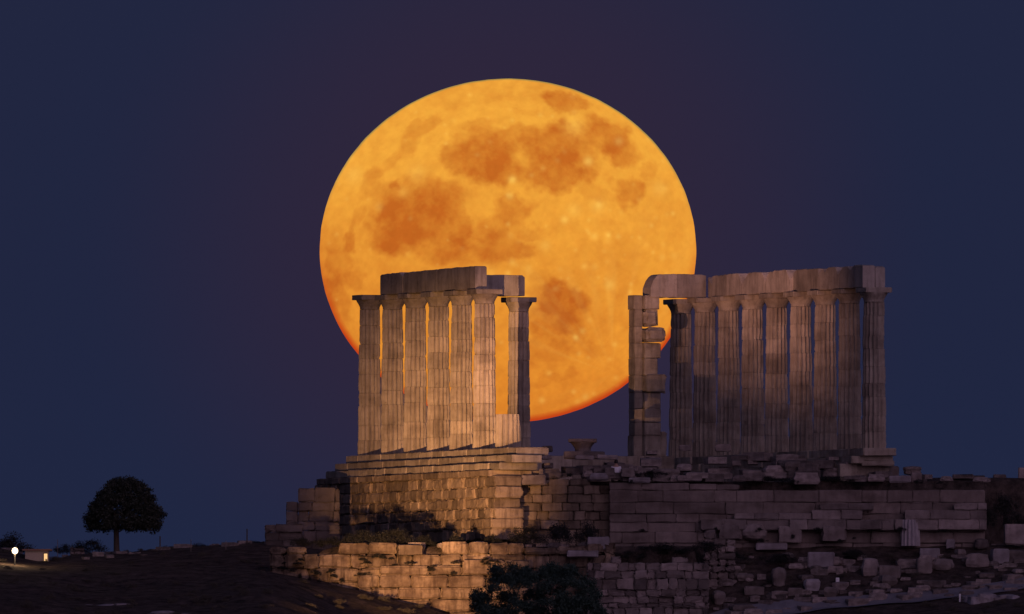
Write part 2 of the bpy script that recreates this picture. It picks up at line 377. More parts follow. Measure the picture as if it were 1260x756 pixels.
def ground():
    xs = list(np.arange(-26, 26.01, .28)) ; ys = list(np.arange(-42, 14.01, .28))
    def ext(v, s, e):
        a = v[-1]; st = .6; r_ = []
        while a < e: a += st; st *= 1.22; r_.append(a)
        return r_
    xr = ext(xs, 1, 30000); xs = [-q for q in xr[::-1]] + xs + xr
    ya = ext(ys, 1, 30000); yb = []; a = ys[0]; st = .6
    while a > -30000: a -= st; st *= 1.2; yb.append(a)
    ys = yb[::-1] + ys + ya
    v = [(x, y, ground_z(x, y)) for y in ys for x in xs]; nx = len(xs)
    f = [(j * nx + i, j * nx + i + 1, (j + 1) * nx + i + 1, (j + 1) * nx + i) for j in range(len(ys) - 1) for i in range(nx - 1)]
    me = bpy.data.meshes.new('ground'); me.from_pydata(v, [], f); me.polygons.foreach_set('use_smooth', [True] * len(f))
    m = bpy.data.materials.new('dry_hillside'); m.use_nodes = True; n = m.node_tree.nodes; l = m.node_tree.links; b = n['Principled BSDF']
    b.inputs['Roughness'].default_value = 1; b.inputs['Specular IOR Level'].default_value = .1
    t = n.new('ShaderNodeTexCoord')
    def nz(s, d=5, r_=.6):
        q = n.new('ShaderNodeTexNoise'); q.inputs['Scale'].default_value = s; q.inputs['Detail'].default_value = d; q.inputs['Roughness'].default_value = r_; l.new(t.outputs['Object'], q.inputs[0]); return q.outputs[0]
    cr = n.new('ShaderNodeValToRGB'); l.new(nz(1.7, 9, .75), cr.inputs[0])
    cr.color_ramp.elements[0].position = .35; cr.color_ramp.elements[0].color = (.022, .019, .015, 1)
    cr.color_ramp.elements[1].position = .72; cr.color_ramp.elements[1].color = (.17, .125, .105, 1)
    l.new(cr.outputs[0], b.inputs['Base Color'])
    bp = n.new('ShaderNodeBump'); bp.inputs['Strength'].default_value = .9; bp.inputs['Distance'].default_value = .25; l.new(nz(3.0, 8, .7), bp.inputs['Height']); l.new(bp.outputs[0], b.inputs['Normal'])
    me.materials.append(m); o = bpy.data.objects.new('ground', me); COL.objects.link(o); o['kind'] = 'structure'
ground()

def surf_at(px, py, y0=-42, y1=0):
    """depth at which the ground appears on row py of the photograph"""
    y = y0
    while y < y1:
        if ground_z(X(px, y), y) >= Z(py, y): return y
        y += .1
    return y1

# path climbing the slope, lower right
def path():
    pts = []
    for k in range(76):
        px = 870 + k * 7.0; py = 757 - (px - 960) * 0.125 - 4 * math.sin(k / 9)
        y = surf_at(px, py); pts.append((px, y))
    ys = [p[1] for p in pts]; ys = [sum(ys[max(0, i - 6):i + 7]) / len(ys[max(0, i - 6):i + 7]) for i in range(len(ys))]
    v = []; f = []
    for (px, _), y in zip(pts, ys):
        x = X(px, y)
        w = .75
        for k in (-1, -.3, .4, 1):
            yy = y + k * w; v.append((x, yy, ground_z(x, yy) + .06))
    for i in range(len(pts) - 1):
        for k in range(3): f.append((i * 4 + k, i * 4 + 4 + k, i * 4 + 5 + k, i * 4 + 1 + k))
    mb = MB(); mb.add(v, f, .5)
    m = stone('path_gravel', (.26, .25, .27), (.18, .17, .19), .2, 0, .5, 12)
    o = mb.build('path', m); o['kind'] = 'structure'
path()

# ------------------------------------------------------------------ columns
def drum_mesh(name, r0, r1, h, par, x, y, z, rot, broken=0.0, segs=16, tone=.5, tilt=0):
    sub = 6; n = segs * sub; mb = MB(); vs = []; fs = []
    rows = max(4, int(h / .13)); dents = [(random.uniform(0, 2 * math.pi), random.uniform(0, h), random.uniform(.10, .28), random.uniform(.01, .035)) for _ in range(random.randint(1, 4))]
    for (ang, hh) in [(random.uniform(0, 2 * math.pi), random.choice((0, h))) for _ in range(4)]:
        dents.append((ang, hh, random.uniform(.06, .16), random.uniform(.015, .045)))
    for i in range(rows + 1):
        t = i / rows; zz = t * h; edge = min(t, 1 - t) * h
        for k in range(n):
            a = 2 * math.pi * k / n; rr = r0 + (r1 - r0) * t
            fl = math.sin(math.pi * ((k % sub) / sub)) if k % sub else 0
            rr -= rr * .16 * fl
            if edge < .03: rr -= .007
            for (da, dz, dr, dd) in dents:
                q = (((a - da + math.pi) % (2 * math.pi) - math.pi) * r0 / dr) ** 2 + ((zz - dz) / dr) ** 2
                if q < 1: rr -= dd * (1 - q)
            rr += random.uniform(-.006, .006)
            top = zz
            if broken and i == rows: top = zz - broken * max(0, math.sin(a * 1.0 + 1.2)) - random.uniform(0, .02)
            vs.append((x + rr * math.cos(a + rot), y + rr * math.sin(a + rot), z + top))
    for i in range(rows):
        for k in range(n):
            k2 = (k + 1) % n; fs.append((i * n + k, i * n + k2, (i + 1) * n + k2, (i + 1) * n + k))
    fs.append(tuple(range(n))[::-1]); fs.append(tuple(rows * n + k for k in range(n)))
    mb.add(vs, fs, tone); return mb.build(name, M['marble'], par)

def column(a, b, label, group, H=6.2, z0=0.0, r0=.475, r1=.40, cap=True, upto=None, rot=0, name='temple_column', nd=9):
    x, y, _ = TF((a, b, 0)); z0 = z0
    t = empty(name, (x, y, z0), label, 'column', group)
    hs = H - .56 if cap else H
    cuts = [0.0]
    for k in range(nd - 1): cuts.append(hs * (k + 1 + random.uniform(-.18, .18)) / nd)
    cuts.append(hs)
    if upto: cuts = [0, upto]
    for c0, c1 in zip(cuts, cuts[1:]):
        ra = r0 + (r1 - r0) * (c0 / (6.2 - .56)); rb = r0 + (r1 - r0) * (c1 / (6.2 - .56))
        jx, jy = random.uniform(-.014, .014), random.uniform(-.014, .014)
        drum_mesh('drum', ra, rb, c1 - c0 - .008, t, x + jx, y + jy, z0 + c0, rot + random.uniform(-.03, .03), tone=random.choice((.40, .46, .5, .54, .62)) + random.uniform(-.04, .04))
    if cap:
        mb = MB(); n = 64; prof = [(r1 * .97, 0), (r1 * .98, .08), (r1 * 1.03, .13), (r1 * 1.12, .20), (r1 * 1.22, .26), (r1 * 1.31, .32), (r1 * 1.33, .36)]
        vs = []; fs = []; ca = random.uniform(0, 6.28)
        for (r, h) in prof:
            for k in range(n):
                q = 2 * math.pi * k / n; rr = r + random.uniform(-.005, .005)
                vs.append((x + rr * math.cos(q), y + rr * math.sin(q), z0 + hs + h))
        for i in range(len(prof) - 1):
            for k in range(n): k2 = (k + 1) % n; fs.append((i * n + k, i * n + k2, (i + 1) * n + k2, (i + 1) * n + k))
        fs.append(tuple(range(n))[::-1]); fs.append(tuple((len(prof) - 1) * n + k for k in range(n)))
        tn = random.uniform(.35, .6)
        mb.add(vs, fs, tn); mb.build('echinus', M['marble'], t)
        mb = MB(); worn_box(mb, a - .545, a + .545, b - .545, b + .545, z0 + hs + .362, z0 + hs + .56, tn, .012, .02, fr=TF); mb.build('abacus', M['marble'], t)
    return t
GL = 'left row of columns standing against the moon'; GR = 'long right row of columns'
ll = ['leftmost fluted column of the left row, bare capital carrying no beam', 'second column of the left row under the left end of the long beam',
      'third column of the left row, dim warm light on its drums', 'fourth column of the left row below the middle of the beam',
      'fifth column of the left row, its lower drums glowing in floodlight', 'sixth column of the left row under the right end of the beam, brightest at its foot']
for k in range(6): column(k * SP, 0, ll[k], GL, H=6.22 + (.06 if k == 0 else 0), r0=.466, r1=.396)
column(6 * SP, 0, 'short fluted column stump at the right end of the left row', None, cap=False, H=1.33, upto=1.33, name='column_stump', r0=.50)
column(SP * 1.0, 5.27, 'slender single column behind the stump, lit left and dark right, capital bare on its right side', None, H=6.18, r0=.46, r1=.395)
lr = ['first column of the right row beside the square pier, moonlit gap on its left', 'second column of the right row where the cross beam meets the row',
      'third column of the right row, warm light on its upper drums', 'fourth column of the right row, glowing near its capital', 'fifth column of the right row, glowing faintly at the top',
      'sixth column of the right row under the dark recessed beam block', 'seventh column of the right row under the notched beam blocks',
      'eighth column of the right row, next to the outermost column', 'rightmost temple column, pale drum halfway up and capital jutting out over open sky']
for k in range(9):
    a = k * SP * 1.028 - .05
    column(a, BR, lr[k], GR, H=6.22, r0=.480, r1=.404)

# ------------------------------------------------------------------ beams on top
def prof_beam(name, pieces, b0, b1, label, zoff=0, frame=TF, mat='beam', group=None, chip=False):
    """pieces: list of (a0, a1, zb, ztop profile list of (frac, z), bshift, tone); each becomes a block of the beam"""
    a0 = pieces[0][0]; o = frame((a0, b0, 0)); t = empty(name, (o[0], o[1], pieces[0][2]), label, 'beam', group)
    for (p0, p1, zb, top, sh, tone) in pieces:
        n = max(10, int(abs(p1 - p0) / .10)); vs = []; fs = []; seed = random.randint(0, 9999)
        for i in range(n + 1):
            f = i / n; a = p0 + (p1 - p0) * f
            zt = lerp_tab(top, f) + .012 * noise1(f * 14, seed); zz = zb + .012 * noise1(f * 9, seed + 1)
            ed = .025 if i in (0, n) else 0
            if i in (0, n): a += (.02 if i == 0 else -.02) * 0
            w0, w1 = b0 + sh + .015 * noise1(f * 7, seed + 2), b1 + sh + .015 * noise1(f * 7, seed + 3)
            c = .025; zk = max(z_[1] for z_ in top) - .01 if chip else zt
            ring = [(w0 + c, zz), (w0, zz + c + ed), (w0 - .004, (zz + zt) / 2), (w0, zt - c - ed), (w0 + c, zt - ed), (w1 - c, zk - ed), (w1, zk - c - ed), (w1 + .004, (zz + zt) / 2), (w1, zz + c + ed), (w1 - c, zz)]
            for (bb, z_) in ring: vs.append(frame((a, bb, z_)))
        m_ = 10
        for i in range(n):
            for k in range(m_): k2 = (k + 1) % m_; fs.append((i * m_ + k, (i + 1) * m_ + k, (i + 1) * m_ + k2, i * m_ + k2))
        fs.append(tuple(range(m_))); fs.append(tuple(n * m_ + k for k in range(m_))[::-1])
        mb = MB(); mb.add(vs, fs, tone); mb.build('beam_block', M[mat], t)
    return t
H0 = 6.22
zt = H0 + .84
flat = lambda z: [(0, z), (1, z)]
prof_beam('architrave_beam', [
    (SP * .94, SP * 1.93, H0, [(0, zt - .03), (.9, zt + .0), (.93, zt - .12), (1, zt - .10)], 0, .5),
    (SP * 1.935, SP * 3.4, H0, [(0, zt - .12), (.05, zt - .02), (.3, zt), (.33, zt - .05), (.37, zt), (1, zt + .02)], 0, .45),
    (SP * 3.405, SP * 5.05, H0 + .01, [(0, zt + .02), (.5, zt + .05), (1, zt + .06)], .01, .55)],
    -.46, .02, 'long architrave beam of three blocks lying across the left row of columns')
TFX = lambda p: TF((p[1], p[0], p[2]))     # runs across the temple
prof_beam('architrave_beam', [(.2, 2.6, H0, flat(H0 + .80), 0, .45), (2.61, 5.36, H0, [(0, H0 + .80), (.97, H0 + .82), (1, H0 + .77)], 0, .55)],
    SP - .42, SP + .42, 'short lower beam end showing right of the long left beam, shaded on its left', frame=TFX)
# right side: cross beam from the pier to the row
AB = BR - 2.47                  # b of the pier centre
prof_beam('architrave_beam', [(AB + .05, AB + 1.15, H0, [(0, H0 + .40), (.04, H0 + .62), (.12, H0 + .66), (.26, H0 + .88), (.34, H0 + .90), (1, H0 + .93)], 0, .6),
    (AB + 1.16, BR - .10, H0, [(0, H0 + .93), (1, H0 + .90)], 0, .25)],
    SP - .45, SP + .40, 'beam with a broken rounded left end bridging the square pier and the right row', frame=TFX)
def ra(px):
    a = 10.0
    for _ in range(8):
        y = AY + UY * a + VY * (BR - .45); a = (X(px, y) - (AX + VX * (BR - .45))) / UX
    return a
ra_ = ra       # a of a column-row point from its photograph x
seg = [(863, 877, [(0, H0 + .80), (.15, H0 + .62), (.35, H0 + .45), (.5, H0 + .62), (.8, H0 + .3), (1, H0 + .12)], .3, .3),
       (877, 894, [(0, zt - .02), (1, zt)], .0, .4), (894.5, 913, [(0, zt + .02), (.74, zt + .02), (1, zt - .42)], .0, .75),
       (913.5, 941, [(0, zt - .42), (.14, zt - .16), (.24, zt + .0), (.5, zt + .02), (.86, zt), (1, zt - .3)], 0, .75), (941.5, 972, [(0, zt - .40), (.14, zt), (.3, zt - .02), (.36, zt + .04), (.84, zt + .04), (1, zt - .34)], 0, .8),
       (972.5, 1003, [(0, zt - .12), (.1, zt + .02), (1, zt + .02)], .12, .3), (1006, 1031, [(0, zt - .32), (.14, zt - .1), (.3, zt - .02), (.36, zt - .17), (.5, zt + .03), (.85, zt + .03), (1, zt - .22)], 0, .6),
       (1031.5, 1062, [(0, zt - .22), (.2, zt + .02), (.35, zt + .02), (.45, zt - .12), (.6, zt + .04), (.95, zt + .04), (1, zt + .02)], 0, .6)]
prof_beam('architrave_beam', [(ra(p0), ra(p1), H0, tp, sh, tn) for (p0, p1, tp, sh, tn) in seg], BR - .45, BR + .03,
    'long architrave of ragged, notched blocks running along the right row of columns', chip=True)

prof_beam('architrave_beam', [(SP * 1.35, SP * 4.2, H0, flat(zt - .30), 0, .5), (SP * 4.21, SP * 6.3, H0, flat(zt - .28), 0, .4), (SP * 6.31, ra(1062) - .04, H0, [(0, zt - .02), (.95, zt), (1, zt - .03)], 0, .65)], BR + .07, BR + .47,
    'outer line of beam blocks on the right row, its end face showing over the rightmost column')

# square pier (anta) left of the right row
def pier():
    x, y, _ = TF((SP, AB, 0)); t = empty('stone_pier', (x, y, 0), 'square pier of stacked rough blocks with stones jutting out, left of the right row', 'pier')
    rows = [553, 536, 520, 503, 483, 462, 441, 422, 402, 381, 363.5]
    for i, (p, q) in enumerate(zip(rows, rows[1:])):
        z0, z1 = (0 if i == 0 else Z(p, y)), Z(q, y)
        e0, e1 = .08 * random.random(), .05 * random.random()
        back = (SP - .50 + .0, SP + .30); j = random.uniform(-.04, .04)
        mb = MB(); worn_box(mb, SP - .55 + j * .5, SP + .12, AB - .52 + random.uniform(-.02, .03), AB - .172, z0, z1 - .004, random.uniform(.3, .5), .02, .025, fr=TF); mb.build('pier_block', M['marble'], t)
        w = AB + .50
        if i in (4,): w = AB + .66
        if i in (7,): w = AB + .62
        if i in (8, 9): w = AB + .40 + .05 * (i - 8)
        if i == 5: w = AB + .38
        mb = MB(); worn_box(mb, SP - .45, SP + .34 + (.28 if i == 7 else .1 if i == 4 else 0) + j, AB - .17, w, z0 + (.0 if i != 7 else .03), z1 - (.008 if i != 7 else .04), random.uniform(.4, .65), .025 if i not in (7, 8, 4) else .07, .03 if i not in (7, 8) else .13, fr=TF); mb.build('pier_block', M['marble'], t)
    mb = MB(); worn_box(mb, SP - .4, SP + .1, AB + .52, AB + .86, 0, .98, .45, .05, .08, fr=TF); mb.build('pier_block', M['marble'], t)
pier()

# ------------------------------------------------------------------ stepped base and foundation under the left row
def course(mb, a0, a1, b0, b1, z0, z1, w=1.25, jit=.03, fr=TF, tones=(.3, .75), wear=.02, gap=.012, along='a', skip=0, ch=.025):
    a = a0
    while a < a1 - .05:
        ww = w * random.uniform(.75, 1.25); e = min(a + ww, a1)
        if a1 - e < w * .3: e = a1
        if random.random() >= skip:
            j = random.uniform(-jit, jit); tn = random.uniform(*tones)
            if along == 'a': worn_box(mb, a + gap / 2, e - gap / 2, b0 + j, b1, z0, z1 - .006, tn, wear, ch, fr=fr)
            else: worn_box(mb, b0 + j, b1, a + gap / 2, e - gap / 2, z0, z1 - .006, tn, wear, ch, fr=fr)
        a = e
def stepped_base():
    o = TF((7, -1, -2)); t = empty('temple_base', (o[0], o[1], -3.3), 'stepped stone base and foundation under the left row, glowing orange on its right', 'stone base')
    def st(name, a0, a1, b0, b1, z0, z1, m='marble', **k):
        mb = MB(); course(mb, a0, a1, b0, b1, z0, z1, fr=TF, **k); mb.build(name, M[m], t)
    st('step', -.75, 17.9, -.72, .62, -.30, 0, w=1.26, jit=.015)
    st('step', -1.0, 18.3, -1.06, .2, -.60, -.30, w=1.3, jit=.03, skip=.0)
    st('step', -1.3, 17.8, -1.40, .2, -.88, -.60, w=1.2, jit=.05, skip=.0)
    st('step', -1.7, 17.2, -1.62, .2, -1.12, -.88, w=1.0, jit=.05, m='poros')
    z = -1.12; a1 = 18.0
    for k in range(6):
        h = random.uniform(.36, .46)
        st('foundation_course', -1.9 + random.uniform(-.1, .1), a1 - random.uniform(0, .5), -1.55 - .03 * k, -.55 + random.uniform(0, .2), z - h, z, m='poros', w=.78, jit=.07, tones=(.2, .85), wear=.045, ch=.06)
        z -= h
stepped_base()

# ------------------------------------------------------------------ terrace and retaining walls (faces turned to the camera)
def wall(name, px0, px1, top, zbot_py, Y, label, hs=(.3, .42), w=1.1, mat='wall', thick=1.2, ragged=0.0, wear=.03, jit=.05, tones=(.15, .8), tilt=0.0, ch=.03, gap=.02):
    x0, x1 = X(px0, Y), X(px1, Y); z = Z(zbot_py, Y)
    t = empty(name, ((x0 + x1) / 2, Y, z), label, 'wall')
    def topz(x): return Z(lerp_tab(top, 630 + x * S * D / (D + Y)), Y)
    fr = lambda p: (p[0], Y + p[1] + tilt * (p[0] - x0), p[2])
    zm = max(topz(x0 + (x1 - x0) * i / 40) for i in range(41))
    mb = MB()
    while z < zm - .08:
        h = random.uniform(*hs); off = random.uniform(0, w)
        if zm - z < h * 1.6 and zm - z > h * .9: h = zm - z
        a = x0
        first = True
        while a < x1 - .04:
            ww = w * random.uniform(.55, 1.4) * (.5 if first and random.random() < .5 else 1); first = False
            e = min(a + ww, x1); e = x1 if x1 - e < .2 * w else e
            tz = topz((a + e) / 2)
            if z + h * .55 < tz + random.uniform(-ragged, ragged):
                j = random.uniform(-jit, jit)
                hh = min(h, max(h * .5, tz - z)) if z + h > tz else h
                # some stones lie back in shadowed pockets
                if random.random() < .10 and ragged: j += .13
                elif random.random() < .08 and ragged: j -= .06
                worn_box(mb, a + gap / 2, e - gap / 2, j, thick, z, z + hh - .010, random.uniform(*tones), wear, ch, fr=fr)
            a = e
        z += h
    mb.build('masonry', M[mat], t)
    return t
# infill front between the left base and the big terrace wall
wall('infill_wall', 628, 752, [(628, 597), (665, 592), (700, 588), (752, 592)], 672, -11.1, 'dim rubble infill wall between the glowing base and the broad terrace wall', hs=(.26, .36), w=.75, mat='poros', ragged=.05, tones=(.1, .6))
# broad terrace wall
wall('terrace_wall', 750, 1212, [(750, 593), (900, 596), (1100, 596), (1150, 597), (1152, 593), (1182, 593), (1184, 600), (1212, 601)], 684, -11.6, 'broad terrace wall of squared courses below the right row of columns', hs=(.32, .50), w=1.5, tones=(.36, .66), wear=.026, jit=.03, gap=.006, ragged=.05)
wall('terrace_wall', 862, 1214, [(862, 632), (1010, 631), (1012, 620), (1040, 619), (1080, 620), (1082, 632), (1100, 631), (1102, 619), (1212, 619)], 652, -12.1, 'projecting paler course of long blocks along the foot of the terrace wall', hs=(.34, .4), w=1.25, mat='rubble', tones=(.35, .85), wear=.03, jit=.05, thick=.6, gap=.010, ragged=.10)
wall('corner_wall', 352, 418, [(352, 611), (368, 610), (369, 601), (412, 600), (418, 604)], 690, -3.2, 'dark corner wall stepping up at the left end of the temple base', hs=(.30, .46), w=.7, mat='wall', tones=(.0, .45), wear=.04, ragged=.04)
wall('corner_wall', 326, 372, [(326, 650), (331, 646), (352, 645), (372, 644)], 700, -4.6, 'lowest dark wall stub against the sky at the left foot of the ruin', hs=(.3, .4), w=.7, tones=(.0, .4), ragged=.08, wear=.05)
# lower retaining wall
wall('retaining_wall', 332, 757, [(332, 674), (400, 671), (432, 668), (480, 668), (486, 683), (520, 681), (545, 669), (560, 667), (636, 668), (640, 673), (690, 674), (720, 670), (757, 668)], 800, YW, 'long lower retaining wall, lit orange in its middle and dark toward both ends', hs=(.30, .62), w=.95, mat='ledge', wear=.06, jit=.13, tones=(.15, .75), ragged=.12, ch=.08, gap=.004)
wall('retaining_wall', 440, 662, [(440, 704), (480, 699), (500, 696), (516, 700), (590, 691), (600, 686), (640, 690), (662, 700)], 800, YW - .55, 'low projecting ledge wall in front of the glowing part of the lower wall', hs=(.3, .5), w=1.4, mat='ledge', wear=.045, jit=.08, tones=(.35, .7), ragged=.06, thick=.54, ch=.08, gap=.004)
wall('rubble_wall', 722, 872, [(722, 694), (760, 684), (800, 688), (850, 686), (872, 690)], 800, -16.9, 'rough rubble wall at the bottom centre, right of the dark bush', hs=(.16, .44), w=.50, mat='rubble', wear=.055, jit=.09, tones=(.1, .9), ragged=.12, ch=.035, gap=.018, thick=.7)
wall('rubble_wall', 866, 905, [(866, 655), (880, 650), (905, 668)], 790, -14.6, 'leaning stub of rough stones right of the bottom rubble wall', hs=(.2, .34), w=.45, mat='rubble', wear=.05, jit=.08, tones=(.2, .8), ragged=.08, ch=.06)

# ------------------------------------------------------------------ loose blocks, boulders
def boulder_mesh(name, sx, sy, sz, seed, mat, squareness=.6):
    rs = random.Random(seed); mb = MB()
    import bmesh
    bm = bmesh.new(); bmesh.ops.create_cube(bm, size=2); bmesh.ops.subdivide_edges(bm, edges=bm.edges[:], cuts=3, use_grid_fill=True)
    ph = [rs.uniform(0, 6) for _ in range(6)]
    for v in bm.verts:
        c = v.co.copy(); s = c.normalized(); c = c * squareness + s * (1 - squareness) * 1.25
        k = 1 + .10 * math.sin(c.x * 2.3 + ph[0]) + .10 * math.sin(c.y * 2.7 + ph[1]) + .09 * math.sin(c.z * 3.1 + ph[2]) + rs.uniform(-.04, .04)
        v.co = Vector((c.x * sx * k, c.y * sy * k, c.z * sz * (1 + .6 * (k - 1))))
    me = bpy.data.meshes.new(name); bm.to_mesh(me); bm.free(); me.materials.append(M[mat])
    at = me.attributes.new('tone', 'FLOAT', 'FACE'); tn = rs.uniform(.2, .9); at.data.foreach_set('value', [tn] * len(me.polygons))
    return me
def block_mesh(name, sx, sy, sz, mat, tone):
    mb = MB(); worn_box(mb, -sx, sx, -sy, sy, -sz, sz, tone, .03, .04)
    me = bpy.data.meshes.new(name); me.from_pydata(mb.v, [], mb.f); me.materials.append(M[mat])
    at = me.attributes.new('tone', 'FLOAT', 'FACE'); at.data.foreach_set('value', mb.t); return me
def put(me, name, x, y, z, rz, label, cat, group=None, rx=0, sc_=1):
    o = bpy.data.objects.new(name, me); COL.objects.link(o); o.location = (x, y, z); o.rotation_euler = (rx, 0, rz); o.scale = (sc_,) * 3
    return tag(o, label, cat, group)
BOULD = [boulder_mesh('boulder', 1, .9, .7, k, 'rubble', .45 + .1 * (k % 4)) for k in range(7)]
BLOCK = [block_mesh('block', 1, .8, .5, 'rubble', .2 + .15 * k) for k in range(5)]

def pxblock(px0, px1, py0, py1, Y, label, mat='rubble', tone=.6, cat='stone block', name='stone_block', depth=.6, rz=0, boulder=False, group=None):
    """a single stone seen between those columns and rows, standing at depth Y"""
    sx = (px1 - px0) / 2 / S; sz = (py1 - py0) / 2 / S
    me = boulder_mesh(name, sx, max(depth / 2, sx * .6), sz, int(px0 * 7 + py0), mat, .5) if boulder else block_mesh(name, sx, depth / 2, sz, mat, tone)
    return put(me, name, X((px0 + px1) / 2, Y), Y, Z((py0 + py1) / 2, Y), rz, label, cat, group)
# ruined platform between the two column groups
pxblock(694, 744, 556, 565, -9.1, 'long low block carrying the fallen capital', 'rubble', .4, depth=1.1)
pxblock(667, 680, 549, 556, -6, 'small flat stone on the skyline just right of the left row', tone=.3)
pxblock(708, 731, 561, 566, -11, 'left of two narrow pale slabs lying below the fallen capital', 'pale', .45)
pxblock(735, 760, 560, 565.5, -11, 'right of two narrow pale slabs lying below the fallen capital', 'pale', .5)
pxblock(727, 747, 582, 592, -11.4, 'rounded pale boulder just left of the person in white', 'pale', boulder=True)
pxblock(744, 756, 576, 586, -11.0, 'upright grey stone behind the person in white', 'rubble', boulder=True)
pxblock(764, 780, 577, 587, -11.2, 'rounded boulder just right of the person in white', 'rubble', boulder=True)
pxblock(774, 800, 588, 594, -11.5, 'flat pale stone lying on top of the terrace wall, left end', 'pale', .4)
pxblock(835, 850, 548, 555, -4, 'small block at the foot of the first right column', tone=.7)
pxblock(880, 899, 547, 556, -8, 'pale upright block at the foot of the third right column', 'rubble', .8)
pxblock(900, 912, 567, 574, -10, 'small grey block on the ruined platform', 'rubble', .6)
pxblock(1060, 1100, 567, 574, -9.6, 'upper step block under the rightmost column', 'marble', .45, depth=1.4)
pxblock(1058, 1090, 558, 568, -9.5, 'square footing slab directly beneath the rightmost column', 'marble', .5, depth=1.3) if False else None
pxblock(1094, 1121, 586, 594, -10.4, 'long pale block on the terrace right of the rightmost column', 'pale', .45)
pxblock(1121, 1134, 582, 595, -10.2, 'reddish square block beside the long pale block', 'rubble', .6)
pxblock(1094, 1106, 574, 587, -9.2, 'grey block leaning right of the rightmost column foot', 'rubble', .45)
pxblock(1112, 1132, 575, 584, -8.8, 'small rounded block on the skyline right of the temple', 'rubble', boulder=True)
pxblock(1172, 1198, 584, 590, -7, 'low flat stone on the right skyline', 'rubble', .3)
pxblock(1222, 1238, 584, 592, -4, 'low block silhouetted on the far right skyline', 'rubble', .5)
pxblock(1253, 1268, 576, 600, -5, 'reddish upright block at the right edge of the picture', 'rubble', .9)
pxblock(641, 671, 585, 597, -11.5, 'grey block at the right foot of the lit steps', 'rubble', .7)
pxblock(663, 668, 577, 588, -11.2, 'small upright stone right of the lit steps', 'rubble', .8)
# lower ledge
pxblock(491, 521, 671, 683, YW - .1, 'rounded glowing boulder on the lower wall', 'poros', boulder=True, depth=.5)
pxblock(723, 750, 661, 676, YW + .4, 'pale square block at the right end of the lower wall', 'pale', .45)
pxblock(698, 736, 678, 686, YW - .5, 'long pale slab above the dark bush', 'pale', .5)
# bank on the right
R_ = [
    (1108, 1132, 640, 672, 'd', 'pale upright column drum standing under the terrace wall', 'pale', .6),
    (886, 912, 646, 664, 'b', 'rounded stone below the left part of the pale course', 'rubble', .5),
    (914, 940, 645, 664, 'b', 'second rounded stone in the row below the pale course', 'rubble', .45),
    (958, 986, 648, 668, 'k', 'squarish purple-grey stone in the row below the pale course', 'rubble', .7),
    (1012, 1042, 648, 666, 'b', 'broad rounded stone just left of the column drum', 'rubble', .45),
    (930, 968, 668, 677, 'k', 'flat bluish slab on the bank under the rounded stones', 'pale', .45),
    (995, 1026, 680, 699, 'k', 'large pale cut block in the middle of the rubble bank', 'pale', .45),
    (1018, 1036, 697, 705, 'b', 'small stone touching the lower right of the large cut block', 'rubble', .5),
    (950, 966, 700, 722, 'b', 'upright boulder low on the rubble bank', 'rubble', .6),
    (990, 1006, 713, 728, 'b', 'round pale boulder low on the rubble bank', 'pale', .3),
    (1063, 1080, 688, 710, 'b', 'tall boulder in the middle of the bank', 'rubble', .5),
    (1082, 1108, 696, 712, 'k', 'broken block left of the stone pile on the bank', 'rubble', .5),
    (1084, 1104, 708, 722, 'b', 'low reddish boulder under the broken block', 'rubble', .6),
    (1106, 1126, 688, 696, 'k', 'narrow slab under the column drum', 'rubble', .75),
    (1128, 1146, 687, 706, 'k', 'reddish block right of the narrow slab', 'rubble', .65),
    (1132, 1156, 675, 687, 'k', 'pale block right of the foot of the column drum', 'pale', .45),
    (1148, 1172, 688, 702, 'b', 'boulder on the bank right of the reddish block', 'rubble', .6),
    (1164, 1175, 664, 675, 'k', 'small pale square stone on the upper right bank', 'pale', .4),
    (1176, 1186, 676, 684, 'b', 'small dark stone on the upper right bank', 'rubble', .4),
    (1190, 1218, 682, 698, 'b', 'large boulder near the right end of the bank', 'rubble', .65),
    (1220, 1240, 676, 694, 'k', 'pale tilted block near the right edge', 'pale', .4),
    (1236, 1262, 645, 670, 'k', 'big pale block high at the right edge', 'rubble', .95),
    (1242, 1262, 678, 692, 'b', 'boulder low at the right edge of the bank', 'rubble', .6),
    (1060, 1086, 640, 652, 'k', 'squared grey stone left of the column drum at the wall foot', 'rubble', .4),
    (1200, 1216, 664, 676, 'b', 'dark boulder right of the small pale square stone', 'rubble', .35),
    (905, 925, 706, 716, 'b', 'small stone on the left of the rubble bank', 'rubble', .6),
    (916, 940, 722, 733, 'k', 'flat dark slab low on the left of the bank', 'rubble', .5),
    (970, 988, 724, 734, 'k', 'flat slab beside the round pale boulder', 'rubble', .5),
    (878, 892, 728, 745, 'b', 'rounded stone at the lower left end of the bank', 'rubble', .5),
    (1016, 1030, 722, 736, 'b', 'dark boulder above the path', 'rubble', .3),
]
for (p0, p1, q0, q1, kind, lab, mat, tn) in R_:
    Y = max(-17.2, min(-11.9, surf_at((p0 + p1) / 2, q1 - 2, -40, -11.9))) if q1 < 722 else surf_at((p0 + p1) / 2, q1 - 3, -40, -12)
    if kind == 'd':
        xc, zc0 = X(1120, Y), Z(672, Y); t = empty('column_drum', (xc, Y, zc0), lab, 'column drum')
        d_ = drum_mesh('drum', .40, .36, (q1 - q0) / S, t, xc, Y, zc0, .2, tone=.7); d_.data.materials[0] = M['pale']
    else:
        pxblock(p0, p1, q0, q1, Y, lab, mat, tn, boulder=(kind == 'b'), rz=random.uniform(-.25, .25), name='boulder' if kind == 'b' else 'stone_block', cat='boulder' if kind == 'b' else 'stone block')
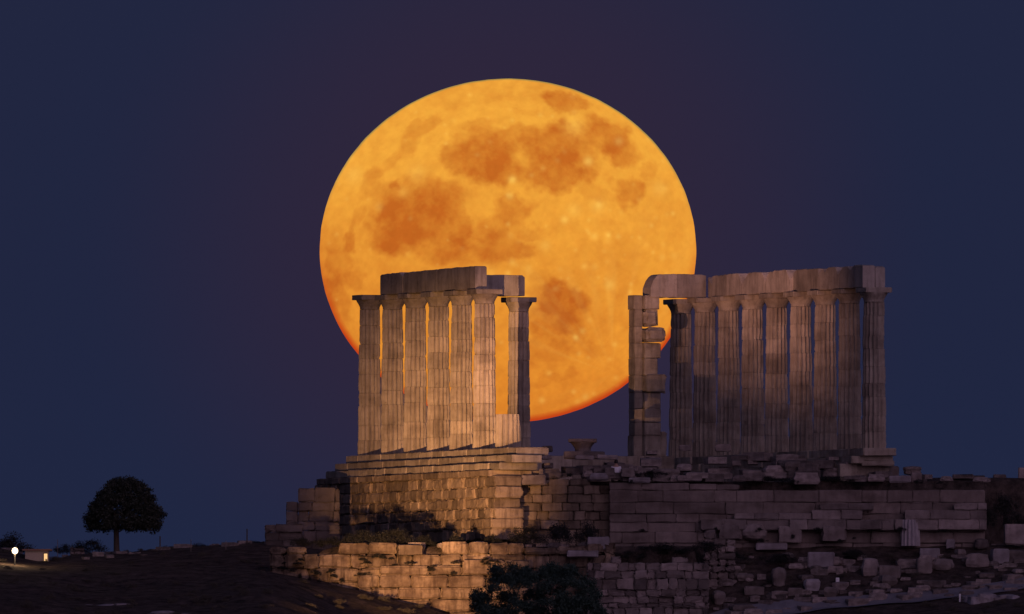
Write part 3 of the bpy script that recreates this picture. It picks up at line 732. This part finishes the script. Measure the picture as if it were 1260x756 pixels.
def outcrop(p0, p1, q0, q1, Y, label, seed, n=9):
    rs = random.Random(seed); mb = MB(); xc, zc = X((p0 + p1) / 2, Y), Z(q1, Y); W_ = (p1 - p0) / S; H_ = (q1 - q0) / S
    for i in range(n):
        f = (i + .5) / n; s_ = W_ / n * rs.uniform(.7, 1.3); h = H_ * rs.uniform(.45, 1.0) * (1 - .6 * abs(f - .45))
        me = boulder_mesh('tmp', s_, rs.uniform(.3, .7), h, seed * 50 + i, 'pale', .45); a = rs.uniform(-.5, .5); tn = rs.uniform(.2, .6)
        ox = -W_ / 2 + f * W_; oy = rs.uniform(-.4, .4)
        vs = [(xc + ox + v.co.x * math.cos(a) - v.co.y * math.sin(a), Y + oy + v.co.x * math.sin(a) + v.co.y * math.cos(a), zc + v.co.z * .8 - .05) for v in me.vertices]
        mb.add(vs, [tuple(p.vertices) for p in me.polygons], tn); bpy.data.meshes.remove(me)
    o = mb.build('rock_outcrop', M['pale']); tag(o, label, 'rock')
# pale rock at the lower left
outcrop(92, 190, 739, 748, surf_at(140, 745), 'broad flat pale outcrop at the lower left of the slope', 3)
outcrop(186, 244, 748, 756, surf_at(214, 753), 'smaller pale rock right of the flat outcrop, lower left', 4, 6)
outcrop(1184, 1258, 727, 739, surf_at(1220, 737), 'long pale limestone outcrop beside the path, lower right', 5, 8)

# fallen capital
def fallen_capital():
    Y = -9.0; x = X(717, Y); z = Z(556, Y)
    t = empty('fallen_capital', (x, Y, z), 'fallen column capital, wide at the top, set on the ruined platform between the column groups', 'capital')
    mb = MB(); vs = []; fs = []; n = 40; prof = [(.30, 0), (.31, .12), (.37, .22), (.45, .32), (.47, .36)]
    for (r, h) in prof:
        for k in range(n): q = 2 * math.pi * k / n; rr = r + random.uniform(-.012, .012); vs.append((x + rr * math.cos(q), Y + rr * math.sin(q), z + h))
    for i in range(len(prof) - 1):
        for k in range(n): k2 = (k + 1) % n; fs.append((i * n + k, i * n + k2, (i + 1) * n + k2, (i + 1) * n + k))
    fs.append(tuple(range(n))[::-1]); fs.append(tuple((len(prof) - 1) * n + k for k in range(n)))
    mb.add(vs, fs, .35); mb.build('echinus', M['rubble'], t)
    mb = MB(); worn_box(mb, x - .55, x + .55, Y - .5, Y + .5, z + .362, z + .50, .35, .03, .03); mb.build('abacus', M['rubble'], t)
fallen_capital()
# platform rubble: stones with nothing to tell them apart
def scatter(n, px0, px1, yf, zf, s0, s1, label, group, bl=.5, seed=1, flat=.8):
    rs = random.Random(seed)
    for i in range(n):
        px = rs.uniform(px0, px1); Y = yf(rs, px); s = rs.uniform(s0, s1)
        me = rs.choice(BLOCK if rs.random() < bl else BOULD); x = X(px, Y); z = zf(rs, px, x, Y, s)
        o = put(me, 'rubble_stone', x, Y, z, rs.uniform(-.6, .6), label, 'stone', group, rx=rs.uniform(-.12, .12), sc_=s)
        o.scale = (s * rs.uniform(.8, 1.5), s, s * flat * rs.uniform(.7, 1.2))
def top_py(px): return lerp_tab([(655, 558), (690, 556), (760, 557), (830, 554), (900, 558), (1000, 562), (1090, 566), (1130, 584), (1260, 590)], px)
scatter(80, 658, 1085, lambda rs, px: rs.uniform(-11.2, -8.6), lambda rs, px, x, Y, s: min(-1.25 + (Y + 11.4) * .42 * rs.uniform(.2, 1), Z(top_py(px), Y) - s * .3), .18, .40, 'weathered stone in the dark ruined platform below the columns', 'stones of the ruined platform', .7, 3)
scatter(20, 1095, 1262, lambda rs, px: rs.uniform(-10.5, -5.5), lambda rs, px, x, Y, s: ground_z(x, Y) + s * .3, .10, .22, 'small stone along the low skyline right of the temple', 'stones on the right skyline', .5, 4)
scatter(150, 872, 1262, lambda rs, px: rs.uniform(-17.3, -12.3), lambda rs, px, x, Y, s: ground_z(x, Y) + s * .10, .08, .30, 'loose stone on the dark rubble bank under the terrace wall', 'loose stones on the rubble bank', .35, 5)
scatter(28, 0, 330, lambda rs, px: rs.uniform(-9, 2), lambda rs, px, x, Y, s: ground_z(x, Y) + s * .2, .08, .22, 'low stone on the dark ground left of the ruin', 'low stones left of the ruin', .6, 6)
scatter(18, 420, 745, lambda rs, px: rs.uniform(-15.7, -15.1), lambda rs, px, x, Y, s: Z(672, -15.4) + s * .15, .10, .24, 'loose stone lying along the top of the lower wall', 'stones on the lower wall', .4, 8)

# krepis of the right row: dark broken steps
def right_base():
    o = TF((8, BR - 1, 0)); t = empty('temple_base', (o[0], o[1], -1), 'dark broken steps carrying the right row of columns', 'stone base')
    for (b0, z0, z1, sk) in ((-.66, -.30, 0, 0), (-1.0, -.6, -.30, .0), (-1.35, -1.34, -.6, .0)):
        mb = MB(); course(mb, -.9 - (z1 * -1), (8.45 if z1 == 0 else 8.3 if z0 > -.7 else 8.15) * SP, BR + b0, BR + .7, z0, z1, fr=TF, w=1.25, jit=.03); mb.build('step', M['marble'], t)
    for k in (1, 2): pass
    # footings of the cella columns
    mb = MB(); course(mb, AB - 6.0, AB + .9, SP - .8, SP + .8, -1.34, 0, fr=TFX, w=1.3); mb.build('cella_step', M['marble'], t)
right_base()

# ------------------------------------------------------------------ plants
def leaves(mb, pts, size, rs, tone=(0, 1), up=0.0):
    n = len(pts); d = rs.normal(size=(n, 3)); d[:, 2] = d[:, 2] * (1 - up) + up * 2; d /= np.linalg.norm(d, axis=1)[:, None]
    e = rs.normal(size=(n, 3)); e -= (e * d).sum(1)[:, None] * d; e /= np.linalg.norm(e, axis=1)[:, None]
    s = size * rs.uniform(.6, 1.3, n)[:, None]
    a = pts - d * s - 0 * e; b = pts + e * s * .42; c = pts + d * s; f = pts - e * s * .42
    v = np.stack([a, b, c, f], 1).reshape(-1, 3); o = len(mb.v)
    mb.v += [tuple(r) for r in v.tolist()]; mb.f += [(o + 4 * i, o + 4 * i + 1, o + 4 * i + 2, o + 4 * i + 3) for i in range(n)]
    mb.t += rs.uniform(tone[0], tone[1], n).tolist()
def clump_points(centers, radii, n, rs, shell=.55):
    w = np.array(radii) ** 2; k = rs.choice(len(centers), n, p=w / w.sum()); C = np.array(centers)[k]; Rr = np.array(radii)[k]
    d = rs.normal(size=(n, 3)); d /= np.linalg.norm(d, axis=1)[:, None]
    r = (shell + (1 - shell) * rs.random(n)) * Rr * rs.choice([1, 1, 1, 1.12], n)
    return C + d * r[:, None] * np.array([1, 1, .8])
def limb(mb, pts, rad, n=8):
    vs = []; fs = []
    for i, (p, r) in enumerate(zip(pts, rad)):
        for k in range(n): q = 2 * math.pi * k / n; vs.append((p[0] + r * math.cos(q), p[1] + r * math.sin(q), p[2]))
    for i in range(len(pts) - 1):
        for k in range(n): k2 = (k + 1) % n; fs.append((i * n + k, i * n + k2, (i + 1) * n + k2, (i + 1) * n + k))
    fs.append(tuple(range(n))[::-1]); fs.append(tuple((len(pts) - 1) * n + k for k in range(n)))
    mb.add(vs, fs, .5)

def umbrella_tree():
    Y = -4.0; x = X(152, Y); rs = np.random.default_rng(3); xt = X(143.5, Y)
    zb = ground_z(xt, Y) - .1
    t = empty('tree', (xt, Y, zb), 'lone broad umbrella-shaped tree on a single thin trunk, standing at the left', 'tree')
    out_ = [(654, 40), (650, 50), (640, 52), (628, 50), (616, 45), (606, 39), (598, 29), (592, 16), (589, 5)]     # row, half width px
    mb = MB(); cen = []; rad = []
    for i in range(330):
        py = rs.uniform(592, 651); hw = lerp_tab(sorted([(a, b) for a, b in out_]), py) / S
        ang = rs.uniform(0, 6.283); rr = math.sqrt(rs.random()) * (hw - .16)
        if i % 3: rr = (hw - .20) * rs.uniform(.85, 1.0)
        if math.cos(ang) < 0 and py < 606: rr *= .80
        if math.cos(ang) > 0 and 606 < py < 622: rr *= .93
        lump = 1 + .05 * math.sin(ang * 3 + 1) + .04 * math.sin(py / 5 + ang * 2)
        cen.append((x + rr * lump * math.cos(ang), Y + rr * lump * math.sin(ang), Z(py, Y))); rad.append(rs.uniform(.17, .30))
    leaves(mb, clump_points(cen, rad, 34000, rs, .2), .055, rs)
    mb.build('crown', M['leaf'], t)
    mb = MB(); z1 = Z(640, Y)
    limb(mb, [(xt + .02, Y, zb), (xt, Y, zb + .3), (xt - .01, Y, zb + .9), (xt + .02, Y, z1)], [.15, .115, .10, .09], 10)
    for k in range(7):
        a = k * .9; limb(mb, [(xt + .02, Y, z1 - .15), (xt + .45 * math.cos(a), Y + .45 * math.sin(a), z1 + .2), (xt + 1.1 * math.cos(a), Y + 1.1 * math.sin(a), z1 + .6)], [.07, .05, .02], 6)
    mb.build('trunk', M['bark'], t)
umbrella_tree()

def shrub_mesh(seed, mat, n=1500, up=.2, leaf=.035):
    rs = np.random.default_rng(seed); mb = MB(); cen = []; rad = []
    for _ in range(14):
        a = rs.uniform(0, 6.28); r = rs.uniform(0, .62); cen.append((r * math.cos(a), r * math.sin(a), rs.uniform(.15, .75) * (1 - r * .5))); rad.append(rs.uniform(.16, .34))
    leaves(mb, clump_points(cen, rad, n, rs, .2), leaf, rs, up=up)
    me = bpy.data.meshes.new('shrub'); me.from_pydata(mb.v, [], mb.f); me.materials.append(M[mat])
    at = me.attributes.new('tone', 'FLOAT', 'FACE'); at.data.foreach_set('value', mb.t); return me
def shrub(me, px, Y, z, w, h, label, group=None, rs=random):
    o = bpy.data.objects.new('shrub', me); COL.objects.link(o); o.location = (X(px, Y), Y, z); o.rotation_euler[2] = rs.uniform(0, 6.28); o.scale = (w, w, h)
    return tag(o, label, 'shrub', group)
SH = [shrub_mesh(k, 'scrub', 3600, .1, .03) for k in range(4)]; DR = [shrub_mesh(10 + k, 'dry', 1100, .4, .05) for k in range(4)]
for i, (px, Y, py, w, h, lab) in enumerate([
    (10, -2, 690, 1.35, 1.25, 'dark rounded shrub mass at the left edge behind the lamp'),
    (80, 4, 684, .75, .62, 'small dark rounded shrub right of the lit window'),
    (108, 3, 684, 1.0, .85, 'broad dark bush left of the umbrella tree trunk'),
    (205, 3, 684, .7, .5, 'low dark bush on the skyline right of the umbrella tree'),
    (250, 4, 680, .9, .42, 'wide low bush on the skyline midway to the ruin'),
    (312, 2, 676, .7, .45, 'dark bush on the skyline beside the ruin foot'),
    (1236, -7.5, 640, .85, 1.35, 'tall dark bush right of the terrace wall end'),
    (1250, -9, 660, .9, 1.2, 'dark bush at the right edge under the skyline'),
    (1218, -11.0, 650, .55, 1.0, 'narrow dark bush hugging the end of the terrace wall'),
    (900, -13.5, 690, .9, .5, 'low dark bush on the bank under the pale course'),
    (960, -13.5, 694, 1.2, .55, 'wide dark bush in the middle of the bank'),
    (1050, -13.2, 690, .9, .6, 'dark bush left of the column drum on the bank'),
    (820, -15.2, 684, 1.7, .58, 'long dark bush lying on the ledge over the rubble wall'),
    (775, -15.3, 688, 1.0, .42, 'small dark bush above the left end of the rubble wall'),
    (870, -15.0, 680, .9, .6, 'dark bush beside the leaning stub of stones'),
    (840, -10.6, 592, 1.0, .38, 'dark bush on the platform near the first right column'),
    (800, -10.8, 590, 1.2, .45, 'dark low bush on the platform below the square pier'),
    (945, -10.9, 594, 1.2, .34, 'dark low bush on the platform under the middle of the right row'),
    (1030, -10.8, 594, 1.2, .36, 'dark low bush on the platform toward the rightmost column'),
    (690, -10.6, 592, .8, .5, 'dark bush on the platform right of the lit steps'),
    ]):
    shrub(SH[i % 4], px, Y, Z(py, Y), w, h, lab)
# shrubs between the lower wall and the foundation: their shadows fall on the glowing stones
for i, (px, top, w, lab) in enumerate([
    (448, 642, 1.15, 'dark shrub left on the ledge under the temple base'), (484, 640, 1.15, 'rounded dark shrub on the ledge below the third column'),
    (522, 652, .8, 'low dark shrub on the ledge below the fourth column'), (562, 650, .42, 'small knobby shrub on the ledge in front of the glowing foundation'),
    (606, 649, .55, 'dark shrub on the ledge below the sixth column'), (646, 634, .95, 'tall dark shrub on the ledge below the end of the steps'),
    (688, 630, 1.1, 'dark shrub on the ledge right of the glowing foundation'), (725, 632, .9, 'dark shrub on the ledge next to the broad terrace wall'),
    (410, 654, 1.1, 'low dark shrub on the ledge near the corner wall'), (372, 656, .9, 'dark shrub in front of the lowest wall stub'), (585, 664, .6, 'lowest dark shrub on the ledge, between two taller ones')]):
    Y = -15.1; shrub(SH[(i + 1) % 4], px, Y, Z(674, Y), w * .95, (674 - top) / S / 1.1, lab)
rs_ = random.Random(12)
for i in range(150):
    px = rs_.uniform(-5, 600) if i < 105 else rs_.uniform(860, 1265)
    Y = rs_.uniform(-38, -18.2) if i < 105 else rs_.uniform(-30, -17.6)
    x = X(px, Y); z = ground_z(x, Y)
    if Z(759, Y) > z + .4: continue
    left = px < 620
    o = shrub(rs_.choice(DR), px, Y, z - .04, rs_.uniform(.18, .5), rs_.uniform(.12, .34), 'dry scrub tuft on the dark slope at the lower left' if left else 'dry scrub tuft on the slope around the path at the lower right', 'dry scrub on the left slope' if left else 'dry scrub on the right slope', rs_)
    o.name = 'scrub_tuft'; o['category'] = 'scrub'
for i in range(46):
    px = rs_.uniform(0, 330); Y = rs_.uniform(-16, 1); x = X(px, Y); z = ground_z(x, Y)
    o = shrub(rs_.choice(DR), px, Y, z - .04, rs_.uniform(.18, .45), rs_.uniform(.10, .26), 'dry scrub tuft on the level ground left of the ruin', 'dry scrub left of the ruin', rs_)
    o.name = 'scrub_tuft'; o['category'] = 'scrub'
for i in range(60):
    px = rs_.uniform(872, 1262); Y = rs_.uniform(-17, -12.2); x = X(px, Y); z = ground_z(x, Y)
    o = shrub(rs_.choice(DR), px, Y, z - .04, rs_.uniform(.16, .4), rs_.uniform(.12, .3), 'dry scrub tuft among the stones of the rubble bank', 'dry scrub on the rubble bank', rs_)
    o.name = 'scrub_tuft'; o['category'] = 'scrub'

for i in range(54):      # scrub rooted in the joints and on the ledges of the walls
    rr = rs_.random()
    if rr < .55: px, py, Y, lab, grp = rs_.uniform(338, 500), rs_.uniform(684, 735), YW - .12, 'dark scrub rooted in the left part of the long lower wall', 'scrub on the lower wall, left'
    elif rr < .75: px, py, Y, lab, grp = rs_.uniform(500, 640), rs_.uniform(690, 712), YW - .66, 'dark scrub on the projecting ledge of the lower wall', 'scrub on the projecting ledge'
    else: px, py, Y, lab, grp = rs_.uniform(752, 1210), rs_.choice((596, 655, 664, 668)), -12.2 if rs_.random() < .8 else -11.7, 'dark scrub growing on the broad terrace wall', 'scrub on the terrace wall'
    o = shrub(rs_.choice(SH), px, Y, Z(py, Y), rs_.uniform(.14, .42), rs_.uniform(.12, .30), lab, grp, rs_)
    o.name = 'scrub_tuft'; o['category'] = 'scrub'

def front_bush():
    Y = -30.0; rs = np.random.default_rng(21); x = X(659, Y); zb = Z(860, Y)
    t = empty('bush', (x, Y, zb), 'big dark evergreen bush rising at the bottom centre in front of the walls', 'bush')
    mb = MB(); cen = []; rad = []
    prof = [(690, 20), (696, 48), (706, 62), (716, 70), (730, 78), (745, 83), (760, 86), (850, 88)]
    for i in range(520):
        py = rs.uniform(697, 840); hw = lerp_tab(prof, py) / S; ang = rs.uniform(0, 6.283); rr = (hw - .18) * (rs.uniform(.8, 1) if i % 3 else math.sqrt(rs.random()))
        lump = 1 + .05 * math.sin(ang * 4 + 2) + .03 * math.sin(py / 6)
        cen.append((x + rr * lump * math.cos(ang), Y + rr * math.sin(ang), Z(py, Y))); rad.append(rs.uniform(.18, .36))
    leaves(mb, clump_points(cen, rad, 95000, rs, .15), .05, rs, up=.45)
    mb.build('foliage', M['ever'], t)
    mb = MB(); limb(mb, [(x, Y, ground_z(x, Y) - .2), (x, Y, zb), (x, Y, zb + 2.5)], [.25, .2, .1]); mb.build('trunk', M['bark'], t)
front_bush()

# ------------------------------------------------------------------ left edge: lamp, hut, posts
def cyl(mb, p, r0, r1, h, n=10, tone=.5): limb(mb, [p, (p[0], p[1], p[2] + h)], [r0, r1], n)
def lamp():
    Y = -12.0; x = X(18.5, Y); zt_ = Z(678, Y); g = ground_z(x, Y)
    t = empty('street_lamp', (x, Y, g), 'glaring round lamp on a short post at the far left', 'lamp')
    mb = MB(); cyl(mb, (x, Y, g - .1), .035, .03, zt_ - g - .02); mb.build('post', M['metal'], t)
    mb = MB(); vs = []; fs = []; n = 20
    for i in range(1, 10):
        a = math.pi * i / 10
        for k in range(n): vs.append((x + .12 * math.sin(a) * math.cos(2 * math.pi * k / n), Y + .12 * math.sin(a) * math.sin(2 * math.pi * k / n), zt_ - .13 * math.cos(a)))
    for i in range(8):
        for k in range(n): k2 = (k + 1) % n; fs.append((i * n + k, i * n + k2, (i + 1) * n + k2, (i + 1) * n + k))
    fs.append(tuple(range(n))[::-1]); fs.append(tuple(8 * n + k for k in range(n)))
    mb.add(vs, fs); mb.build('globe', M['glow'], t, True)
    mb = MB(); cyl(mb, (x, Y, zt_ + .125), .10, .03, .05, 16); mb.build('cap', M['metal'], t)
    d = bpy.data.lights.new('lamp_light', 'POINT'); d.energy = 70; d.color = (1, .66, .36); d.shadow_soft_size = .13
    o = bpy.data.objects.new('lamp_light', d); COL.objects.link(o); o.location = (0, -.16, zt_ - g); o.parent = t
lamp()
def hut():
    Y = -8.5; x0, x1 = X(31, Y), X(60, Y); zt_ = Z(678, Y); zb = Z(698, Y)
    t = empty('stone_hut', ((x0 + x1) / 2, Y, zb), 'small flat-roofed hut with one glowing window, right of the lamp', 'hut')
    mb = MB(); mb.add(box_pts(x0, x1, Y, Y + 1.6, zb - .3, zt_), BF, .5); mb.build('wall', M['plaster'], t)
    mb = MB(); mb.add(box_pts(x0 - .12, x1 + .12, Y - .12, Y + 1.7, zt_ + .003, zt_ + .07), BF, .5); mb.build('roof', M['tile'], t)
    wx = X(56.3, Y); w = MB(); w.add(box_pts(wx - .085, wx + .085, Y - .03, Y - .004, Z(692, Y), Z(680.5, Y)), BF); wo = w.build('window_frame', M['metal'], t)
    w = MB(); w.add(box_pts(wx - .065, wx + .065, Y - .04, Y - .033, Z(691, Y), Z(681.5, Y)), BF); w.build('window_pane', M['win'], t)
hut()
for (px, top, bot, Y, r, lab) in [(71, 664, 690, -6, .014, 'thin fence post right of the glowing window'), (197, 660, 690, -5, .03, 'dark pointed post on the skyline right of the umbrella tree'),
                                  (235, 664, 698, -8, .016, 'thin pale post midway between the tree and the ruin'), (278, 666, 700, -8, .016, 'thin pale post nearer to the ruin'),
                                  (304, 651, 676, -5, .028, 'dark post on the skyline beside the ruin foot')]:
    mb = MB(); z = Z(bot, Y); cyl(mb, (X(px, Y), Y, min(z, ground_z(X(px, Y), Y)) - .05), r, r * .8, Z(top, Y) - min(z, ground_z(X(px, Y), Y)) + .05, 8)
    tag(mb.build('post', M['rubble'] if r < .02 else M['bark']), lab, 'post')
for (px, top, bot, w_, lab) in [(1030.5, 711, 720, .07, 'small pale marker stone standing among the rubble, right of centre'), (1181, 731, 741, .035, 'short pale marker post beside the path')]:
    Y = surf_at(px, bot); mb = MB(); worn_box(mb, X(px, Y) - w_, X(px, Y) + w_, Y - .05, Y + .05, Z(bot, Y) - .08, Z(top, Y), .9, .008, .012)
    tag(mb.build('marker_post', M['paint']), lab, 'marker')
# low ruined walls on the left
for (p0, p1, q0, q1, Y, lab) in [(158, 182, 679, 688, -7, 'short pale ruined wall right of the umbrella tree trunk'), (192, 232, 679, 690, -7.5, 'longer pale ruined wall between the two thin posts'),
                                 (246, 300, 676, 690, -7, 'low ruined wall on the level ground near the ruin'), (86, 104, 673, 690, -4, 'small stone wall end with a faint warm glow left of the tree')]:
    wall('low_wall', p0, p1, [(p0, q0), ((p0 + p1) / 2, q0 + 1), (p1, q0 + 2)], q1 + 8, Y, lab, hs=(.12, .2), w=.4, mat='rubble', ragged=.03, thick=.5, wear=.03, ch=.03)

# ------------------------------------------------------------------ person in white at the terrace edge, seen from the waist up
def skin_obj(name, verts, edges, rad, mat, par=None, sub=2):
    me = bpy.data.meshes.new(name); me.from_pydata(verts, edges, []); o = bpy.data.objects.new(name, me); COL.objects.link(o)
    md = o.modifiers.new('s', 'SKIN'); 
    for i, r in enumerate(rad): me.skin_vertices[0].data[i].radius = r if isinstance(r, tuple) else (r, r)
    me.skin_vertices[0].data[0].use_root = True
    o.modifiers.new('d', 'SUBSURF').levels = sub; o.modifiers['d'].render_levels = sub
    me.materials.append(M[mat])
    if par: o.parent = par
    return o
def person():
    Y = -10.6; x = X(758, Y); seat = Z(592, Y)     # seated, hips on the ground of the terrace
    t = empty('person', (x, Y, seat), 'person in a white shirt with dark hair sitting at the terrace edge', 'person')
    V = [(0, 0, .10), (0, .01, .28), (0, .02, .42), (0, .01, .50), (0, -.01, .60), (0, -.015, .67),
         (-.14, .02, .43), (-.17, -.02, .25), (-.15, -.16, .14), (-.12, -.24, .13),
         (.14, .02, .43), (.17, -.02, .25), (.15, -.16, .14), (.12, -.24, .13),
         (-.10, -.04, .09), (-.13, -.38, .14), (-.12, -.42, -.25), (-.12, -.53, -.30), (.10, -.04, .09), (.13, -.38, .14), (.12, -.42, -.25), (.12, -.53, -.30)]
    E = [(0, 1), (1, 2), (2, 3), (3, 4), (4, 5), (2, 6), (6, 7), (7, 8), (8, 9), (2, 10), (10, 11), (11, 12), (12, 13), (0, 14), (14, 15), (15, 16), (16, 17), (0, 18), (18, 19), (19, 20), (20, 21)]
    rd = [(.13, .10), (.12, .09), (.11, .08), .045, (.075, .09), (.06, .07), .05, .042, .034, .028, .05, .042, .034, .028, .08, .062, .045, .035, .08, .062, .045, .035]
    skin_obj('body', V, E, rd, 'skin', t)
    skin_obj('shirt', [(0, 0, .09), (0, .01, .28), (0, .02, .425), (-.15, .02, .425), (-.18, -.02, .25), (.15, .02, .425), (.18, -.02, .25)], [(0, 1), (1, 2), (2, 3), (3, 4), (2, 5), (5, 6)], [(.155, .125), (.145, .115), (.125, .095), .066, .058, .066, .058], 'shirt', t)
    skin_obj('hair', [(0, .035, .56), (0, .03, .65), (0, -.0, .72)], [(0, 1), (1, 2)], [(.075, .07), (.095, .09), (.055, .055)], 'hair', t)
    t.rotation_euler = (0, 0, math.pi); t.location.z += .10     # sits with the back to the slope
    skin_obj('trousers', [(0, 0, .05), (-.11, -.05, .09), (-.13, -.38, .15), (-.12, -.42, -.2), (.11, -.05, .09), (.13, -.38, .15), (.12, -.42, -.2)], [(0, 1), (1, 2), (2, 3), (0, 4), (4, 5), (5, 6)], [(.14, .11), .095, .075, .06, .095, .075, .06], 'trousers', t)
person()

# ------------------------------------------------------------------ floodlights standing on the lower slope
for (nm, p, aim, watts, cone, blend, colr) in FLOODS:
    g = ground_z(p.x, p.y)
    d = (aim - p).normalized(); zt_ = p.z
    t = empty('floodlight', (p.x, p.y, min(g, zt_ - .5)), 'box floodlight on a short mast below the %s' % ('left row of columns' if nm == 'near' else 'lower left slope'), 'floodlight')
    qm = d.to_track_quat('-Z', 'Y').to_matrix()
    base = p - d * .28
    def tr(pts): return [tuple(base + qm @ Vector(q)) for q in pts]
    mb = MB(); mb.add(tr(box_pts(-.22, .22, -.16, .16, -.0, .22)), BF); mb.build('housing', M['metal'], t)
    mb = MB(); mb.add(tr(box_pts(-.19, .19, -.13, .13, -.02, -.003)), BF); mb.build('lens', M['lens'], t)
    if nm == 'near':      # unseen flap added to keep the light off everything right of the stump
        e = Vector((X(655, -9), -9, p.z)) - p; e.normalize(); q = p + e * .9; sd_ = Vector((e.y, -e.x, 0)).normalized()
        mb = MB(); mb.add([tuple(q + sd_ * u + e * w + Vector((0, 0, h))) for u, w, h in ((0, 0, -.5), (.6, 0, -.5), (.6, .02, -.5), (0, .02, -.5), (0, 0, .6), (.6, 0, .6), (.6, .02, .6), (0, .02, .6))], BF)
        mb.add([tuple(base + qm @ Vector(u)) for u in box_pts(.18, .21, .10, .12, -1.15, .1)], BF)
        mb.build('added_light_flap', M['metal'], t)
    if nm == 'far':       # unseen lower flap added to keep the beam above the terrace
        q = p + (Vector((8.5, 3, 3.7)) - p).normalized() * .9; h_ = Vector((d.x, d.y, 0)).normalized(); s2 = Vector((h_.y, -h_.x, 0))
        mb = MB(); mb.add([tuple(q + s2 * u + h_ * v + Vector((0, 0, w))) for u, v, w in ((-.5, 0, -.5), (.5, 0, -.5), (.5, .02, -.5), (-.5, .02, -.5), (-.5, 0, 0), (.5, 0, 0), (.5, .02, 0), (-.5, .02, 0))], BF)
        mb.add([tuple(base + qm @ Vector(u)) for u in box_pts(-.02, .02, -.22, -.17, -1.15, .1)], BF)
        mb.build('added_light_flap', M['metal'], t)
    mb = MB(); limb(mb, [(base.x, base.y + .05, min(g, zt_ - .5) - .1), (base.x, base.y + .05, base.z - .12)], [.04, .04]); mb.build('mast', M['metal'], t)
    ld = bpy.data.lights.new('flood_beam', 'SPOT'); ld.energy = watts; ld.color = colr; ld.spot_size = R(cone); ld.spot_blend = blend; ld.shadow_soft_size = .03
    lo_ = bpy.data.objects.new('flood_beam', ld); COL.objects.link(lo_); lo_.parent = t
    lo_.location = p - Vector(t.location); lo_.rotation_euler = (aim - p).to_track_quat('-Z', 'Y').to_euler()
